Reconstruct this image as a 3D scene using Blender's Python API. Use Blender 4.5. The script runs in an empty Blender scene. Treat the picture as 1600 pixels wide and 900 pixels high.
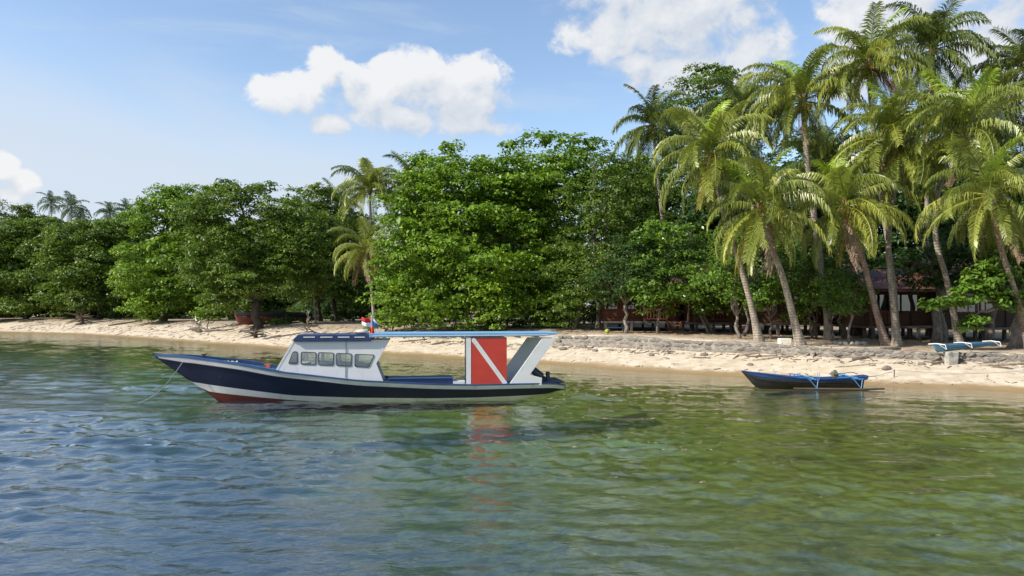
import bpy, bmesh, math, random
import numpy as np
from mathutils import Vector, Matrix

R = math.radians
scene = bpy.context.scene
col = scene.collection

# ------------------------------------------------------------------ camera
F, HZ, HC = 1164.0, 485.0, 3.1          # focal length (photo px), horizon row, eye height above the water
cam_d = bpy.data.cameras.new('camera')
cam = bpy.data.objects.new('camera', cam_d); col.objects.link(cam)
cam.location = (0, 0, HC); cam.rotation_euler = (R(90), 0, 0)
cam_d.sensor_width = 36.0; cam_d.lens = 36.0 * F / 1600
cam_d.shift_y = (HZ - 450.0) / 1600
cam_d.clip_start = 0.1; cam_d.clip_end = 12000
scene.camera = cam

# ------------------------------------------------------------------ sun, exposure
TO_SUN = Vector((-0.76, -0.31, 0.66)).normalized()
SUN_EL = math.asin(TO_SUN.z); SUN_AZ = math.atan2(TO_SUN.x, TO_SUN.y)
sun_d = bpy.data.lights.new('sun', 'SUN'); sun_d.energy = 3.3; sun_d.angle = R(0.53); sun_d.color = (1.0, 0.93, 0.82)
sun = bpy.data.objects.new('sun', sun_d); col.objects.link(sun)
sun.rotation_euler = TO_SUN.to_track_quat('Z', 'Y').to_euler(); sun.location = (-40, -20, 60)
scene.view_settings.view_transform = 'Standard'; scene.view_settings.look = 'None'
scene.view_settings.gamma = 1.0; scene.view_settings.use_curve_mapping = False
scene.view_settings.exposure = 0.93
scene.render.engine = 'CYCLES'
scene.cycles.max_bounces = 8; scene.cycles.diffuse_bounces = 3; scene.cycles.glossy_bounces = 3
scene.cycles.transmission_bounces = 4; scene.cycles.transparent_max_bounces = 10
scene.cycles.use_denoising = True
scene.cycles.caustics_reflective = False; scene.cycles.caustics_refractive = False
scene.cycles.sample_clamp_indirect = 6

# ------------------------------------------------------------------ node helpers
class NT:
    """tiny wrapper to write node graphs as expressions"""
    def __init__(s, tree): s.t = tree; s.n = tree.nodes; s.l = tree.links
    def put(s, sock, v):
        if isinstance(v, bpy.types.NodeSocket): s.l.new(v, sock)
        else: sock.default_value = v
    def math(s, op, a, b=None, c=None, clamp=False):
        n = s.n.new('ShaderNodeMath'); n.operation = op; n.use_clamp = clamp
        s.put(n.inputs[0], a)
        if b is not None: s.put(n.inputs[1], b)
        if c is not None: s.put(n.inputs[2], c)
        return n.outputs[0]
    def add(s, a, b): return s.math('ADD', a, b)
    def sub(s, a, b): return s.math('SUBTRACT', a, b)
    def mul(s, a, b): return s.math('MULTIPLY', a, b)
    def mx(s, a, b): return s.math('MAXIMUM', a, b)
    def mr(s, v, a, b, c=0.0, d=1.0, smooth=True):
        n = s.n.new('ShaderNodeMapRange'); n.interpolation_type = 'SMOOTHSTEP' if smooth else 'LINEAR'
        s.put(n.inputs[0], v)
        for i, q in enumerate((a, b, c, d)): s.put(n.inputs[i + 1], q)
        return n.outputs[0]
    def noise(s, vec, scale, detail=4, rough=0.55, dist=0.0, dims='3D'):
        n = s.n.new('ShaderNodeTexNoise'); n.noise_dimensions = dims
        if vec is not None: s.l.new(vec, n.inputs['Vector'])
        n.inputs['Scale'].default_value = scale; n.inputs['Detail'].default_value = detail
        n.inputs['Roughness'].default_value = rough; n.inputs['Distortion'].default_value = dist
        return n.outputs['Fac']
    def voro(s, vec, scale, feature='F1'):
        n = s.n.new('ShaderNodeTexVoronoi'); n.feature = feature
        if vec is not None: s.l.new(vec, n.inputs['Vector'])
        n.inputs['Scale'].default_value = scale
        return n.outputs['Distance']
    def mix(s, f, a, b, blend='MIX'):
        n = s.n.new('ShaderNodeMix'); n.data_type = 'RGBA'; n.blend_type = blend
        s.put(n.inputs[0], f)
        for k, v in ((6, a), (7, b)):
            s.put(n.inputs[k], v if isinstance(v, bpy.types.NodeSocket) else (*v[:3], 1))
        return n.outputs[2]
    def ramp(s, f, stops):
        n = s.n.new('ShaderNodeValToRGB'); e = n.color_ramp.elements
        while len(e) < len(stops): e.new(0.5)
        for i, (p, c) in enumerate(stops): e[i].position = p; e[i].color = (*c[:3], 1)
        s.put(n.inputs[0], f); return n.outputs[0]
    def xyz(s, v):
        n = s.n.new('ShaderNodeSeparateXYZ'); s.l.new(v, n.inputs[0]); return n.outputs
    def comb(s, x, y, z=0.0):
        n = s.n.new('ShaderNodeCombineXYZ')
        for i, q in enumerate((x, y, z)): s.put(n.inputs[i], q)
        return n.outputs[0]
    def mapping(s, v, scale=(1, 1, 1), loc=(0, 0, 0), rot=(0, 0, 0)):
        n = s.n.new('ShaderNodeMapping'); s.l.new(v, n.inputs[0])
        n.inputs[1].default_value = loc; n.inputs[2].default_value = rot; n.inputs[3].default_value = scale
        return n.outputs[0]
    def bump(s, h, strength=0.3, dist=0.02, normal=None):
        n = s.n.new('ShaderNodeBump'); n.inputs['Strength'].default_value = strength; n.inputs['Distance'].default_value = dist
        s.l.new(h, n.inputs['Height'])
        if normal is not None: s.l.new(normal, n.inputs['Normal'])
        return n.outputs[0]

# ------------------------------------------------------------------ world: sky and clouds (by direction)
world = bpy.data.worlds.new('World'); scene.world = world; world.use_nodes = True
wt = NT(world.node_tree); wt.n.clear()
SKY_STRENGTH = 0.110

def az_of(u): return math.atan((u - 800) / F)
def el_of(u, v): return math.atan((HZ - v) / F * math.cos(az_of(u)))
# cumulus lobes: (u, v, half-width, half-height) as seen in the photograph, turned into azimuth / elevation
LOBES = [(430, 150, 52, 26), (470, 142, 60, 30), (513, 118, 34, 36), (548, 130, 30, 28), (575, 150, 70, 36),
         (645, 135, 70, 48), (655, 108, 30, 24), (700, 150, 84, 58), (735, 118, 40, 30), (768, 150, 42, 46),
         (640, 185, 90, 28), (515, 196, 32, 17), (720, 195, 80, 24),
         (940, 55, 70, 48), (1020, 40, 110, 62), (1110, 20, 90, 50), (1090, 100, 120, 42), (1170, 85, 70, 40), (1000, 95, 40, 20), (1050, 128, 70, 30), (960, -20, 90, 60), (1080, -50, 140, 60),
         (1330, 20, 60, 60), (1420, 40, 120, 80), (1540, 50, 120, 80), (1500, -30, 220, 60), (1350, 105, 90, 50), (1560, 160, 90, 60),
         (4, 262, 30, 20), (38, 286, 26, 18), (0, 308, 44, 20), (-70, 280, 60, 40)]

grp = bpy.data.node_groups.new('cumulus_density', 'ShaderNodeTree')
grp.interface.new_socket('Az', in_out='INPUT', socket_type='NodeSocketFloat')
grp.interface.new_socket('El', in_out='INPUT', socket_type='NodeSocketFloat')
grp.interface.new_socket('Density', in_out='OUTPUT', socket_type='NodeSocketFloat')
g = NT(grp); gi = g.n.new('NodeGroupInput'); go = g.n.new('NodeGroupOutput')
az, el = gi.outputs[0], gi.outputs[1]
azw = g.math('PINGPONG', g.add(az, 0.72), 1.44)          # the same scattered cumulus all round the horizon
azw = g.sub(azw, 0.72)
d = None
for (u, v, ru, rv) in LOBES:
    a0, e0 = az_of(u), el_of(u, v); ra, re = ru / F * math.cos(a0) ** 2 * 1.12, rv / F * 1.12
    qa = g.math('POWER', g.math('ABSOLUTE', g.mul(g.sub(azw, a0), 1 / ra)), 2.0)
    qe = g.math('POWER', g.math('ABSOLUTE', g.mul(g.sub(el, e0), 1 / re)), 2.0)
    b = g.sub(1.0, g.add(qa, qe))
    d = b if d is None else g.math('SMOOTH_MAX', d, b, 0.35)
vec = g.comb(az, g.mul(el, 1.25), 0.0)
n1 = g.noise(vec, 16, 8, 0.56, 0.35)
n2 = g.noise(vec, 46, 5, 0.6, 0.2)
puff = g.add(g.mul(g.sub(n1, 0.5), 3.0), g.mul(g.sub(n2, 0.5), 0.9))
g.l.new(g.add(g.mx(d, -3.0), puff), go.inputs[0])

tc = wt.n.new('ShaderNodeTexCoord'); D = wt.xyz(tc.outputs['Generated'])
AZ = wt.math('ARCTAN2', D[0], D[1]); EL = wt.math('ARCSINE', D[2])
def cloud(da, de):
    n = wt.n.new('ShaderNodeGroup'); n.node_tree = grp
    wt.l.new(wt.add(AZ, da), n.inputs[0]); wt.l.new(wt.add(EL, de), n.inputs[1]); return n.outputs[0]
c0 = cloud(0, 0); c1 = cloud(-0.010, 0.016); c2 = cloud(-0.03, 0.045)
lit = wt.add(wt.mul(wt.sub(c0, c1), 0.34), wt.mul(wt.sub(c0, c2), 0.22))
lit = wt.math('ADD', lit, 0.52, clamp=True)
alpha = wt.mr(c0, -0.10, wt.add(0.45, wt.mul(wt.sub(1.0, lit), 0.85)))
ccol = wt.mix(lit, (0.50, 0.57, 0.68), (0.86, 0.87, 0.88))
# thin high veil, thicker toward the horizon and on the left of the view
vv = wt.comb(wt.mul(AZ, 1.0), wt.add(wt.mul(EL, 3.2), wt.mul(AZ, 0.9)), 0.0)
vn = wt.noise(vv, 2.6, 6, 0.55, 0.6)
veil = wt.mr(wt.add(wt.add(EL, wt.mul(AZ, 0.16)), wt.mul(wt.sub(vn, 0.5), 0.16)), 0.255, 0.10, 0.0, 0.88)
vn2 = wt.noise(wt.comb(wt.mul(AZ, 1.2), wt.mul(EL, 6.0), 3.0), 3.2, 6, 0.6, 0.5)
wisp = wt.mr(vn2, 0.48, 0.78, 0.0, 0.42)
hz = wt.mr(EL, 0.16, 0.0, 0.0, 0.55)
vf = wt.math('MAXIMUM', wt.mx(veil, hz), wisp)
sky = wt.n.new('ShaderNodeTexSky'); sky.sky_type = 'NISHITA'; sky.sun_disc = False
sky.sun_elevation = SUN_EL; sky.sun_rotation = SUN_AZ
sky.altitude = 0; sky.air_density = 1.0; sky.dust_density = 0.6; sky.ozone_density = 1.0
bg = wt.n.new('ShaderNodeBackground'); wt.l.new(sky.outputs[0], bg.inputs[0]); bg.inputs[1].default_value = SKY_STRENGTH
bgv = wt.n.new('ShaderNodeBackground'); bgv.inputs[0].default_value = (0.52, 0.58, 0.66, 1); bgv.inputs[1].default_value = 0.68
bgc = wt.n.new('ShaderNodeBackground'); wt.l.new(ccol, bgc.inputs[0]); bgc.inputs[1].default_value = 0.55
m1 = wt.n.new('ShaderNodeMixShader'); wt.l.new(vf, m1.inputs[0]); wt.l.new(bg.outputs[0], m1.inputs[1]); wt.l.new(bgv.outputs[0], m1.inputs[2])
m2 = wt.n.new('ShaderNodeMixShader'); wt.l.new(wt.mul(alpha, 0.96), m2.inputs[0]); wt.l.new(m1.outputs[0], m2.inputs[1]); wt.l.new(bgc.outputs[0], m2.inputs[2])
wo = wt.n.new('ShaderNodeOutputWorld'); wt.l.new(m2.outputs[0], wo.inputs[0])

# ------------------------------------------------------------------ mesh helpers
def tag(o, label=None, cat=None, group=None, kind=None):
    if label: o['label'] = label
    if cat: o['category'] = cat
    if group: o['group'] = group
    if kind: o['kind'] = kind
    return o
def empty(name, loc=(0, 0, 0), rz=0.0, label=None, cat=None, group=None):
    o = bpy.data.objects.new(name, None); col.objects.link(o)
    o.location = loc; o.rotation_euler = (0, 0, rz); o.empty_display_size = 0.2
    return tag(o, label, cat, group)
def link_mesh(name, me, parent=None):
    o = bpy.data.objects.new(name, me); col.objects.link(o)
    if parent is not None: o.parent = parent
    return o
def np_mesh(name, co, quads, mat, smooth=False):
    me = bpy.data.meshes.new(name)
    co = np.asarray(co, np.float32); quads = np.asarray(quads, np.int32); k = quads.shape[1]
    me.vertices.add(len(co)); me.vertices.foreach_set('co', co.ravel())
    me.loops.add(quads.size); me.loops.foreach_set('vertex_index', quads.ravel())
    me.polygons.add(len(quads))
    me.polygons.foreach_set('loop_start', np.arange(0, quads.size, k, dtype=np.int32))
    if smooth: me.polygons.foreach_set('use_smooth', np.ones(len(quads), bool))
    me.update(calc_edges=True)
    if mat: me.materials.append(mat)
    return me
class MB:
    def __init__(s): s.v = []; s.f = []
    def verts(s, pts): b = len(s.v); s.v += [tuple(p) for p in pts]; return b
    def box(s, c, size, rot=None, taper=1.0):
        x, y, z = (q / 2 for q in size); P = []
        for dz in (-1, 1):
            k = taper if dz > 0 else 1.0
            for dx, dy in ((-1, -1), (1, -1), (1, 1), (-1, 1)): P.append(Vector((dx * x * k, dy * y * k, dz * z)))
        if rot is not None: P = [rot @ p for p in P]
        b = s.verts([p + Vector(c) for p in P])
        for f in ((0, 3, 2, 1), (4, 5, 6, 7), (0, 1, 5, 4), (1, 2, 6, 5), (2, 3, 7, 6), (3, 0, 4, 7)): s.f.append(tuple(b + i for i in f))
        return s
    def tube(s, pts, rad, n=8, cap=True):
        pts = [Vector(p) for p in pts]
        if not hasattr(rad, '__len__'): rad = [rad] * len(pts)
        rings = []; prev = None
        for i, p in enumerate(pts):
            t = (pts[min(i + 1, len(pts) - 1)] - pts[max(i - 1, 0)]).normalized()
            if prev is None: a = t.cross(Vector((0, 0, 1)) if abs(t.z) < 0.9 else Vector((1, 0, 0))).normalized()
            else: a = (prev - t * prev.dot(t)).normalized()
            prev = a; b = t.cross(a)
            rings.append(s.verts([p + (a * math.cos(2 * math.pi * k / n) + b * math.sin(2 * math.pi * k / n)) * rad[i] for k in range(n)]))
        for r0, r1 in zip(rings, rings[1:]):
            for k in range(n): s.f.append((r0 + k, r0 + (k + 1) % n, r1 + (k + 1) % n, r1 + k))
        if cap: s.f.append(tuple(rings[0] + k for k in reversed(range(n)))); s.f.append(tuple(rings[-1] + k for k in range(n)))
        return s
    def bar(s, a, b, w, h=None):
        a, b = Vector(a), Vector(b); h = h or w; d = b - a
        q = d.to_track_quat('X', 'Z').to_matrix(); return s.box((a + b) / 2, (d.length, w, h), q)
    def prism(s, poly, y0, y1):
        """poly of (x, z), extruded along y"""
        n = len(poly); b0 = s.verts([(x, y0, z) for x, z in poly]); b1 = s.verts([(x, y1, z) for x, z in poly])
        s.f.append(tuple(b0 + i for i in range(n))); s.f.append(tuple(b1 + i for i in reversed(range(n))))
        for i in range(n): j = (i + 1) % n; s.f.append((b0 + i, b1 + i, b1 + j, b0 + j))
        return s
    def grid(s, rows):
        """rows of equal-length point lists"""
        m = len(rows[0]); b = s.verts([p for r in rows for p in r])
        for i in range(len(rows) - 1):
            for j in range(m - 1): s.f.append((b + i * m + j, b + i * m + j + 1, b + (i + 1) * m + j + 1, b + (i + 1) * m + j))
        return s
    def mesh(s, name, mat, smooth=False, bevel=0.0):
        me = bpy.data.meshes.new(name); me.from_pydata(s.v, [], s.f)
        bm = bmesh.new(); bm.from_mesh(me)
        bmesh.ops.recalc_face_normals(bm, faces=bm.faces)
        if bevel > 0: bmesh.ops.bevel(bm, geom=list(bm.edges), offset=bevel, segments=2, profile=0.6, affect='EDGES', clamp_overlap=True)
        bm.to_mesh(me); bm.free()
        if smooth: me.polygons.foreach_set('use_smooth', np.ones(len(me.polygons), bool))
        if mat: me.materials.append(mat)
        me.update(); return me
    def build(s, name, mat, parent=None, smooth=False, bevel=0.0):
        return link_mesh(name, s.mesh(name, mat, smooth, bevel), parent)
def lumpy(rng, size, mat, name, n=2, amp=0.18):
    """an uneven rock-like lump"""
    bm = bmesh.new(); bmesh.ops.create_icosphere(bm, subdivisions=n, radius=1.0)
    ph = [rng.uniform(0, 6.28) for _ in range(6)]
    for v in bm.verts:
        c = v.co; k = 1 + amp * (math.sin(3.1 * c.x + ph[0]) * math.cos(2.7 * c.y + ph[1]) + 0.6 * math.sin(5.3 * c.z + ph[2] + 2 * c.x) + 0.4 * math.sin(7 * c.y + ph[3]))
        v.co = Vector((c.x * size[0], c.y * size[1], c.z * size[2])) * k
    me = bpy.data.meshes.new(name); bm.to_mesh(me); bm.free()
    if mat: me.materials.append(mat)
    return me

# ------------------------------------------------------------------ materials
def mat_base(name):
    m = bpy.data.materials.new(name); m.use_nodes = True; t = NT(m.node_tree); t.n.clear()
    o = t.n.new('ShaderNodeOutputMaterial'); p = t.n.new('ShaderNodeBsdfPrincipled'); t.l.new(p.outputs[0], o.inputs[0])
    return m, t, p, o
def paint(name, c, rough=0.45, var=0.18, scale=3.0, bump=0.06, spec=0.5, dirt=None, metal=0.0):
    """painted / wooden surface with uneven tone and a little wear"""
    m, t, p, o = mat_base(name)
    tcn = t.n.new('ShaderNodeTexCoord'); ob = tcn.outputs['Object']
    n = t.noise(t.mapping(ob, (scale, scale, scale * 2.0)), 1.0, 6, 0.6)
    lo = tuple(q * (1 - var) for q in c); hi = tuple(min(1, q * (1 + var * 0.6)) for q in c)
    cc = t.mix(t.mr(n, 0.3, 0.7), lo, hi)
    if dirt:
        n2 = t.noise(t.mapping(ob, (2.2, 2.2, 0.7)), 2.0, 8, 0.7)
        cc = t.mix(t.mr(n2, 0.56, 0.75, 0, dirt[1]), cc, dirt[0])
    t.l.new(cc, p.inputs['Base Color']); p.inputs['Roughness'].default_value = rough; p.inputs['Metallic'].default_value = metal
    p.inputs['Specular IOR Level'].default_value = spec
    t.l.new(t.bump(t.noise(ob, 18 * scale / 3, 5), bump, 0.02), p.inputs['Normal'])
    return m
def wood(name, c, var=0.35, rough=0.75, stretch=(1.5, 12, 12)):
    m, t, p, o = mat_base(name); tcn = t.n.new('ShaderNodeTexCoord'); oi = t.n.new('ShaderNodeObjectInfo')
    ob = tcn.outputs['Object']
    n = t.noise(t.mapping(ob, stretch), 1.0, 6, 0.6, 0.4)
    cc = t.mix(t.mr(n, 0.3, 0.72), tuple(q * (1 - var) for q in c), tuple(q * (1 + var * 0.5) for q in c))
    hs = t.n.new('ShaderNodeHueSaturation'); t.l.new(cc, hs.inputs['Color'])
    t.l.new(t.mr(oi.outputs['Random'], 0, 1, 0.75, 1.2, False), hs.inputs['Value'])
    t.l.new(hs.outputs[0], p.inputs['Base Color']); p.inputs['Roughness'].default_value = rough
    t.l.new(t.bump(n, 0.4, 0.01), p.inputs['Normal']); return m
def bark(name, c, rings=0.0):
    m, t, p, o = mat_base(name); tcn = t.n.new('ShaderNodeTexCoord'); ob = tcn.outputs['Object']
    n = t.noise(t.mapping(ob, (6, 6, 2.5)), 1.0, 7, 0.65, 0.3)
    cc = t.mix(t.mr(n, 0.3, 0.7), tuple(q * 0.55 for q in c), tuple(q * 1.25 for q in c)); h = n
    if rings:
        w = t.n.new('ShaderNodeTexWave'); w.bands_direction = 'Z'; w.inputs['Scale'].default_value = rings; w.inputs['Distortion'].default_value = 2.5
        w.inputs['Detail'].default_value = 3; t.l.new(ob, w.inputs['Vector'])
        cc = t.mix(t.mr(w.outputs['Fac'], 0.0, 0.35, 0.5, 0.0), cc, tuple(q * 0.45 for q in c))
        h = t.add(n, t.mul(w.outputs['Fac'], 0.7))
    t.l.new(cc, p.inputs['Base Color']); p.inputs['Roughness'].default_value = 0.9
    t.l.new(t.bump(h, 0.6, 0.03), p.inputs['Normal']); return m
def leaf_mat(name, stops, rough=0.46, trans=0.32, spec=0.32, per_object=0.0):
    m, t, p, o = mat_base(name)
    gm = t.n.new('ShaderNodeNewGeometry'); oi = t.n.new('ShaderNodeObjectInfo')
    r = gm.outputs['Random Per Island']
    big = t.noise(gm.outputs['Position'], 0.45, 3, 0.6)
    f = t.add(t.mul(r, 0.62), t.mul(t.mr(big, 0.3, 0.7), 0.38))
    if per_object: f = t.add(t.mul(f, 1 - per_object), t.mul(oi.outputs['Random'], per_object))
    c = t.ramp(f, stops)
    t.l.new(c, p.inputs['Base Color']); p.inputs['Roughness'].default_value = rough; p.inputs['Specular IOR Level'].default_value = spec
    tr = t.n.new('ShaderNodeBsdfTranslucent'); t.l.new(t.mix(0.30, c, (0.27, 0.36, 0.03)), tr.inputs[0])
    mx = t.n.new('ShaderNodeMixShader'); mx.inputs[0].default_value = trans
    t.l.new(p.outputs[0], mx.inputs[1]); t.l.new(tr.outputs[0], mx.inputs[2]); t.l.new(mx.outputs[0], o.inputs[0])
    return m

M = {}
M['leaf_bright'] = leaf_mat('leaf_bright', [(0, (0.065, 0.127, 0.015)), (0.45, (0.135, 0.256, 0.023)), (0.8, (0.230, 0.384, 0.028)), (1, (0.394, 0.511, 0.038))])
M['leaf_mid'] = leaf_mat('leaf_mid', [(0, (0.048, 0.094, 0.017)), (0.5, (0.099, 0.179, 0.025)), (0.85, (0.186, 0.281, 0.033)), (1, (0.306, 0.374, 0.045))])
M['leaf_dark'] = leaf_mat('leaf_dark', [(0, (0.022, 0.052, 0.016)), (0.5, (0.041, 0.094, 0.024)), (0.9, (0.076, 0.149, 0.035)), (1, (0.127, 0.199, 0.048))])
M['leaf_far'] = leaf_mat('leaf_far', [(0, (0.054, 0.097, 0.023)), (0.5, (0.105, 0.172, 0.032)), (0.9, (0.181, 0.258, 0.041)), (1, (0.271, 0.328, 0.057))])
M['leaf_almond'] = leaf_mat('leaf_almond', [(0, (0.058, 0.126, 0.018)), (0.5, (0.111, 0.216, 0.028)), (0.9, (0.182, 0.312, 0.040)), (1, (0.286, 0.372, 0.050))], rough=0.3)
G1 = [(0, (0.128, 0.172, 0.034)), (0.4, (0.227, 0.271, 0.046)), (0.8, (0.355, 0.387, 0.068)), (1, (0.558, 0.503, 0.105))]
M['frond'] = leaf_mat('frond', G1, rough=0.36, trans=0.25, per_object=0.55, spec=0.6)
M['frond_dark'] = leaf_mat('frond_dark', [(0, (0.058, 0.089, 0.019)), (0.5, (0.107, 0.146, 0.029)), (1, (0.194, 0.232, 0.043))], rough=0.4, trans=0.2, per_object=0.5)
M['frond_young'] = leaf_mat('frond_young', [(0, (0.194, 0.292, 0.026)), (0.6, (0.328, 0.463, 0.036)), (1, (0.502, 0.583, 0.051))], rough=0.36, trans=0.35, per_object=0.5)
M['frond_yellow'] = leaf_mat('frond_yellow', [(0, (0.19, 0.20, 0.035)), (0.5, (0.28, 0.27, 0.045)), (1, (0.40, 0.36, 0.07))], rough=0.5, trans=0.3, per_object=0.5)
M['frond_dead'] = leaf_mat('frond_dead', [(0, (0.191, 0.122, 0.077)), (0.5, (0.367, 0.244, 0.170)), (1, (0.558, 0.425, 0.342))], rough=0.8, trans=0.15, per_object=0.5)
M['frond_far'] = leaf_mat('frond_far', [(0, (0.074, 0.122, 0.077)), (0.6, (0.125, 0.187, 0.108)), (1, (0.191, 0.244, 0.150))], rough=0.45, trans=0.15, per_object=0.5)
M['grass'] = leaf_mat('grass', [(0, (0.074, 0.163, 0.033)), (0.6, (0.147, 0.309, 0.053)), (1, (0.293, 0.425, 0.108))])
M['palm_bark'] = bark('palm_bark', (0.34, 0.295, 0.24), rings=2.2)
M['palm_bark_red'] = bark('palm_bark_red', (0.30, 0.225, 0.18), rings=2.2)
M['bark'] = bark('bark', (0.15, 0.125, 0.10)); M['bark_dark'] = bark('bark_dark', (0.07, 0.058, 0.046))
M['bark_grey'] = bark('bark_grey', (0.24, 0.21, 0.175))
M['driftwood'] = bark('driftwood', (0.33, 0.275, 0.21)); M['driftwood_dark'] = bark('driftwood_dark', (0.13, 0.10, 0.075))
M['driftwood_white'] = bark('driftwood_white', (0.52, 0.47, 0.40))
M['coconut'] = paint('coconut', (0.34, 0.17, 0.035), 0.55, 0.4, 9)
M['coconut_green'] = paint('coconut_green', (0.20, 0.22, 0.035), 0.5, 0.4, 9)
M['fibre'] = bark('fibre', (0.20, 0.12, 0.055))
M['white'] = paint('white_paint', (0.80, 0.80, 0.80), 0.35, 0.05, 1.2, 0.03, dirt=((0.42, 0.39, 0.34), 0.42))
M['white_in'] = paint('white_inside', (0.66, 0.66, 0.66), 0.5, 0.05, 1.5, 0.03)
M['navy'] = paint('navy_paint', (0.006, 0.013, 0.042), 0.40, 0.25, 0.9, 0.05, dirt=((0.045, 0.05, 0.06), 0.6))
M['navy_roof'] = paint('navy_roof_paint', (0.020, 0.040, 0.125), 0.42, 0.2, 1.2, 0.05)
M['deck_blue'] = paint('deck_blue_paint', (0.030, 0.085, 0.21), 0.5, 0.25, 2, 0.06, dirt=((0.09, 0.12, 0.17), 0.5))
M['sky_blue'] = paint('sky_blue_paint', (0.19, 0.40, 0.64), 0.45, 0.12, 1.5, 0.04, dirt=((0.35, 0.48, 0.60), 0.4))
M['red'] = paint('red_paint', (0.58, 0.055, 0.034), 0.42, 0.10, 1.2, 0.04, dirt=((0.36, 0.045, 0.035), 0.5))
M['antifoul'] = paint('antifoul_red', (0.125, 0.022, 0.016), 0.6, 0.25, 2.0, 0.06, dirt=((0.10, 0.04, 0.03), 0.6))
M['boot'] = paint('boot_white', (0.76, 0.76, 0.73), 0.45, 0.10, 1.5, 0.05, dirt=((0.30, 0.30, 0.22), 0.55))
M['rubber'] = paint('black_rubber', (0.018, 0.019, 0.022), 0.6, 0.3, 6)
M['grey_frame'] = paint('window_frame_grey', (0.085, 0.095, 0.11), 0.5, 0.15, 6)
M['flag_red'] = paint('flag_red', (0.62, 0.022, 0.022), 0.8, 0.15, 6); M['flag_white'] = paint('flag_white', (0.78, 0.78, 0.78), 0.8, 0.06, 6)
M['flag_blue'] = paint('flag_blue', (0.06, 0.13, 0.42), 0.8, 0.15, 6)
M['sack'] = paint('sack_cloth', (0.55, 0.52, 0.46), 0.9, 0.2, 6, 0.3)
M['rope'] = paint('rope_fibre', (0.34, 0.36, 0.38), 0.9, 0.2, 20)
M['steel'] = paint('steel', (0.35, 0.35, 0.36), 0.35, 0.1, 6, metal=0.7)
M['orange'] = paint('orange_plastic', (0.52, 0.12, 0.045), 0.5, 0.15, 6)
M['boat_black'] = paint('black_hull_paint', (0.013, 0.013, 0.016), 0.5, 0.4, 2.5, 0.08, dirt=((0.07, 0.065, 0.06), 0.5))
M['boat_blue'] = paint('blue_hull_paint', (0.018, 0.062, 0.21), 0.45, 0.25, 2.5, 0.06, dirt=((0.10, 0.18, 0.33), 0.5))
M['arm_blue'] = paint('light_blue_arm_paint', (0.07, 0.24, 0.50), 0.5, 0.25, 5)
M['canoe_blue'] = paint('teal_blue_canoe_paint', (0.075, 0.195, 0.30), 0.5, 0.15, 3, dirt=((0.14, 0.22, 0.27), 0.5))
M['bamboo'] = wood('bamboo_dark', (0.11, 0.085, 0.055)); M['camo'] = paint('mottled_cover', (0.17, 0.17, 0.11), 0.85, 0.75, 9, 0.3)
M['house_wood'] = wood('house_wood', (0.125, 0.060, 0.036)); M['house_red'] = wood('house_red_wood', (0.22, 0.075, 0.042))
M['house_dark'] = wood('house_dark_wood', (0.06, 0.034, 0.024)); M['house_orange'] = wood('house_varnished_wood', (0.42, 0.16, 0.055))
M['roof_red'] = paint('roof_red_metal', (0.15, 0.055, 0.048), 0.55, 0.25, 1.2); M['post'] = wood('weathered_post', (0.13, 0.11, 0.09))
M['concrete'] = paint('concrete', (0.40, 0.385, 0.35), 0.9, 0.3, 3, 0.4, dirt=((0.16, 0.15, 0.13), 0.7))
M['stone'] = paint('wall_stone', (0.22, 0.20, 0.175), 0.92, 0.45, 5, 0.6, dirt=((0.09, 0.085, 0.075), 0.8))
M['mortar'] = paint('wall_mortar', (0.26, 0.235, 0.20), 0.95, 0.35, 4, 0.6)
M['rock'] = paint('beach_rock', (0.23, 0.20, 0.165), 0.92, 0.4, 5, 0.5); M['curtain'] = paint('curtain_cloth', (0.62, 0.60, 0.56), 0.9, 0.12, 4, 0.2)
M['styro'] = paint('white_foam', (0.74, 0.72, 0.64), 0.85, 0.12, 6, 0.2, dirt=((0.45, 0.42, 0.34), 0.5)); M['lime'] = paint('lime_plastic', (0.34, 0.43, 0.03), 0.5, 0.1, 6)
def glass_mat(name, tint, gl=0.16):
    m, t, p, o = mat_base(name)
    tr = t.n.new('ShaderNodeBsdfTransparent'); tr.inputs[0].default_value = (*tint, 1)
    gs = t.n.new('ShaderNodeBsdfGlossy'); gs.inputs['Roughness'].default_value = 0.03; gs.inputs[0].default_value = (0.9, 0.93, 0.95, 1)
    fr = t.n.new('ShaderNodeFresnel'); fr.inputs[0].default_value = 1.5
    mx = t.n.new('ShaderNodeMixShader'); t.l.new(t.math('ADD', t.mul(fr.outputs[0], 1.0), gl, clamp=True), mx.inputs[0])
    t.l.new(tr.outputs[0], mx.inputs[1]); t.l.new(gs.outputs[0], mx.inputs[2]); t.l.new(mx.outputs[0], o.inputs[0]); return m
M['glass'] = glass_mat('cabin_glass', (0.90, 0.93, 0.92), 0.10); M['house_glass'] = glass_mat('house_glass', (0.55, 0.58, 0.58), 0.08)

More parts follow.
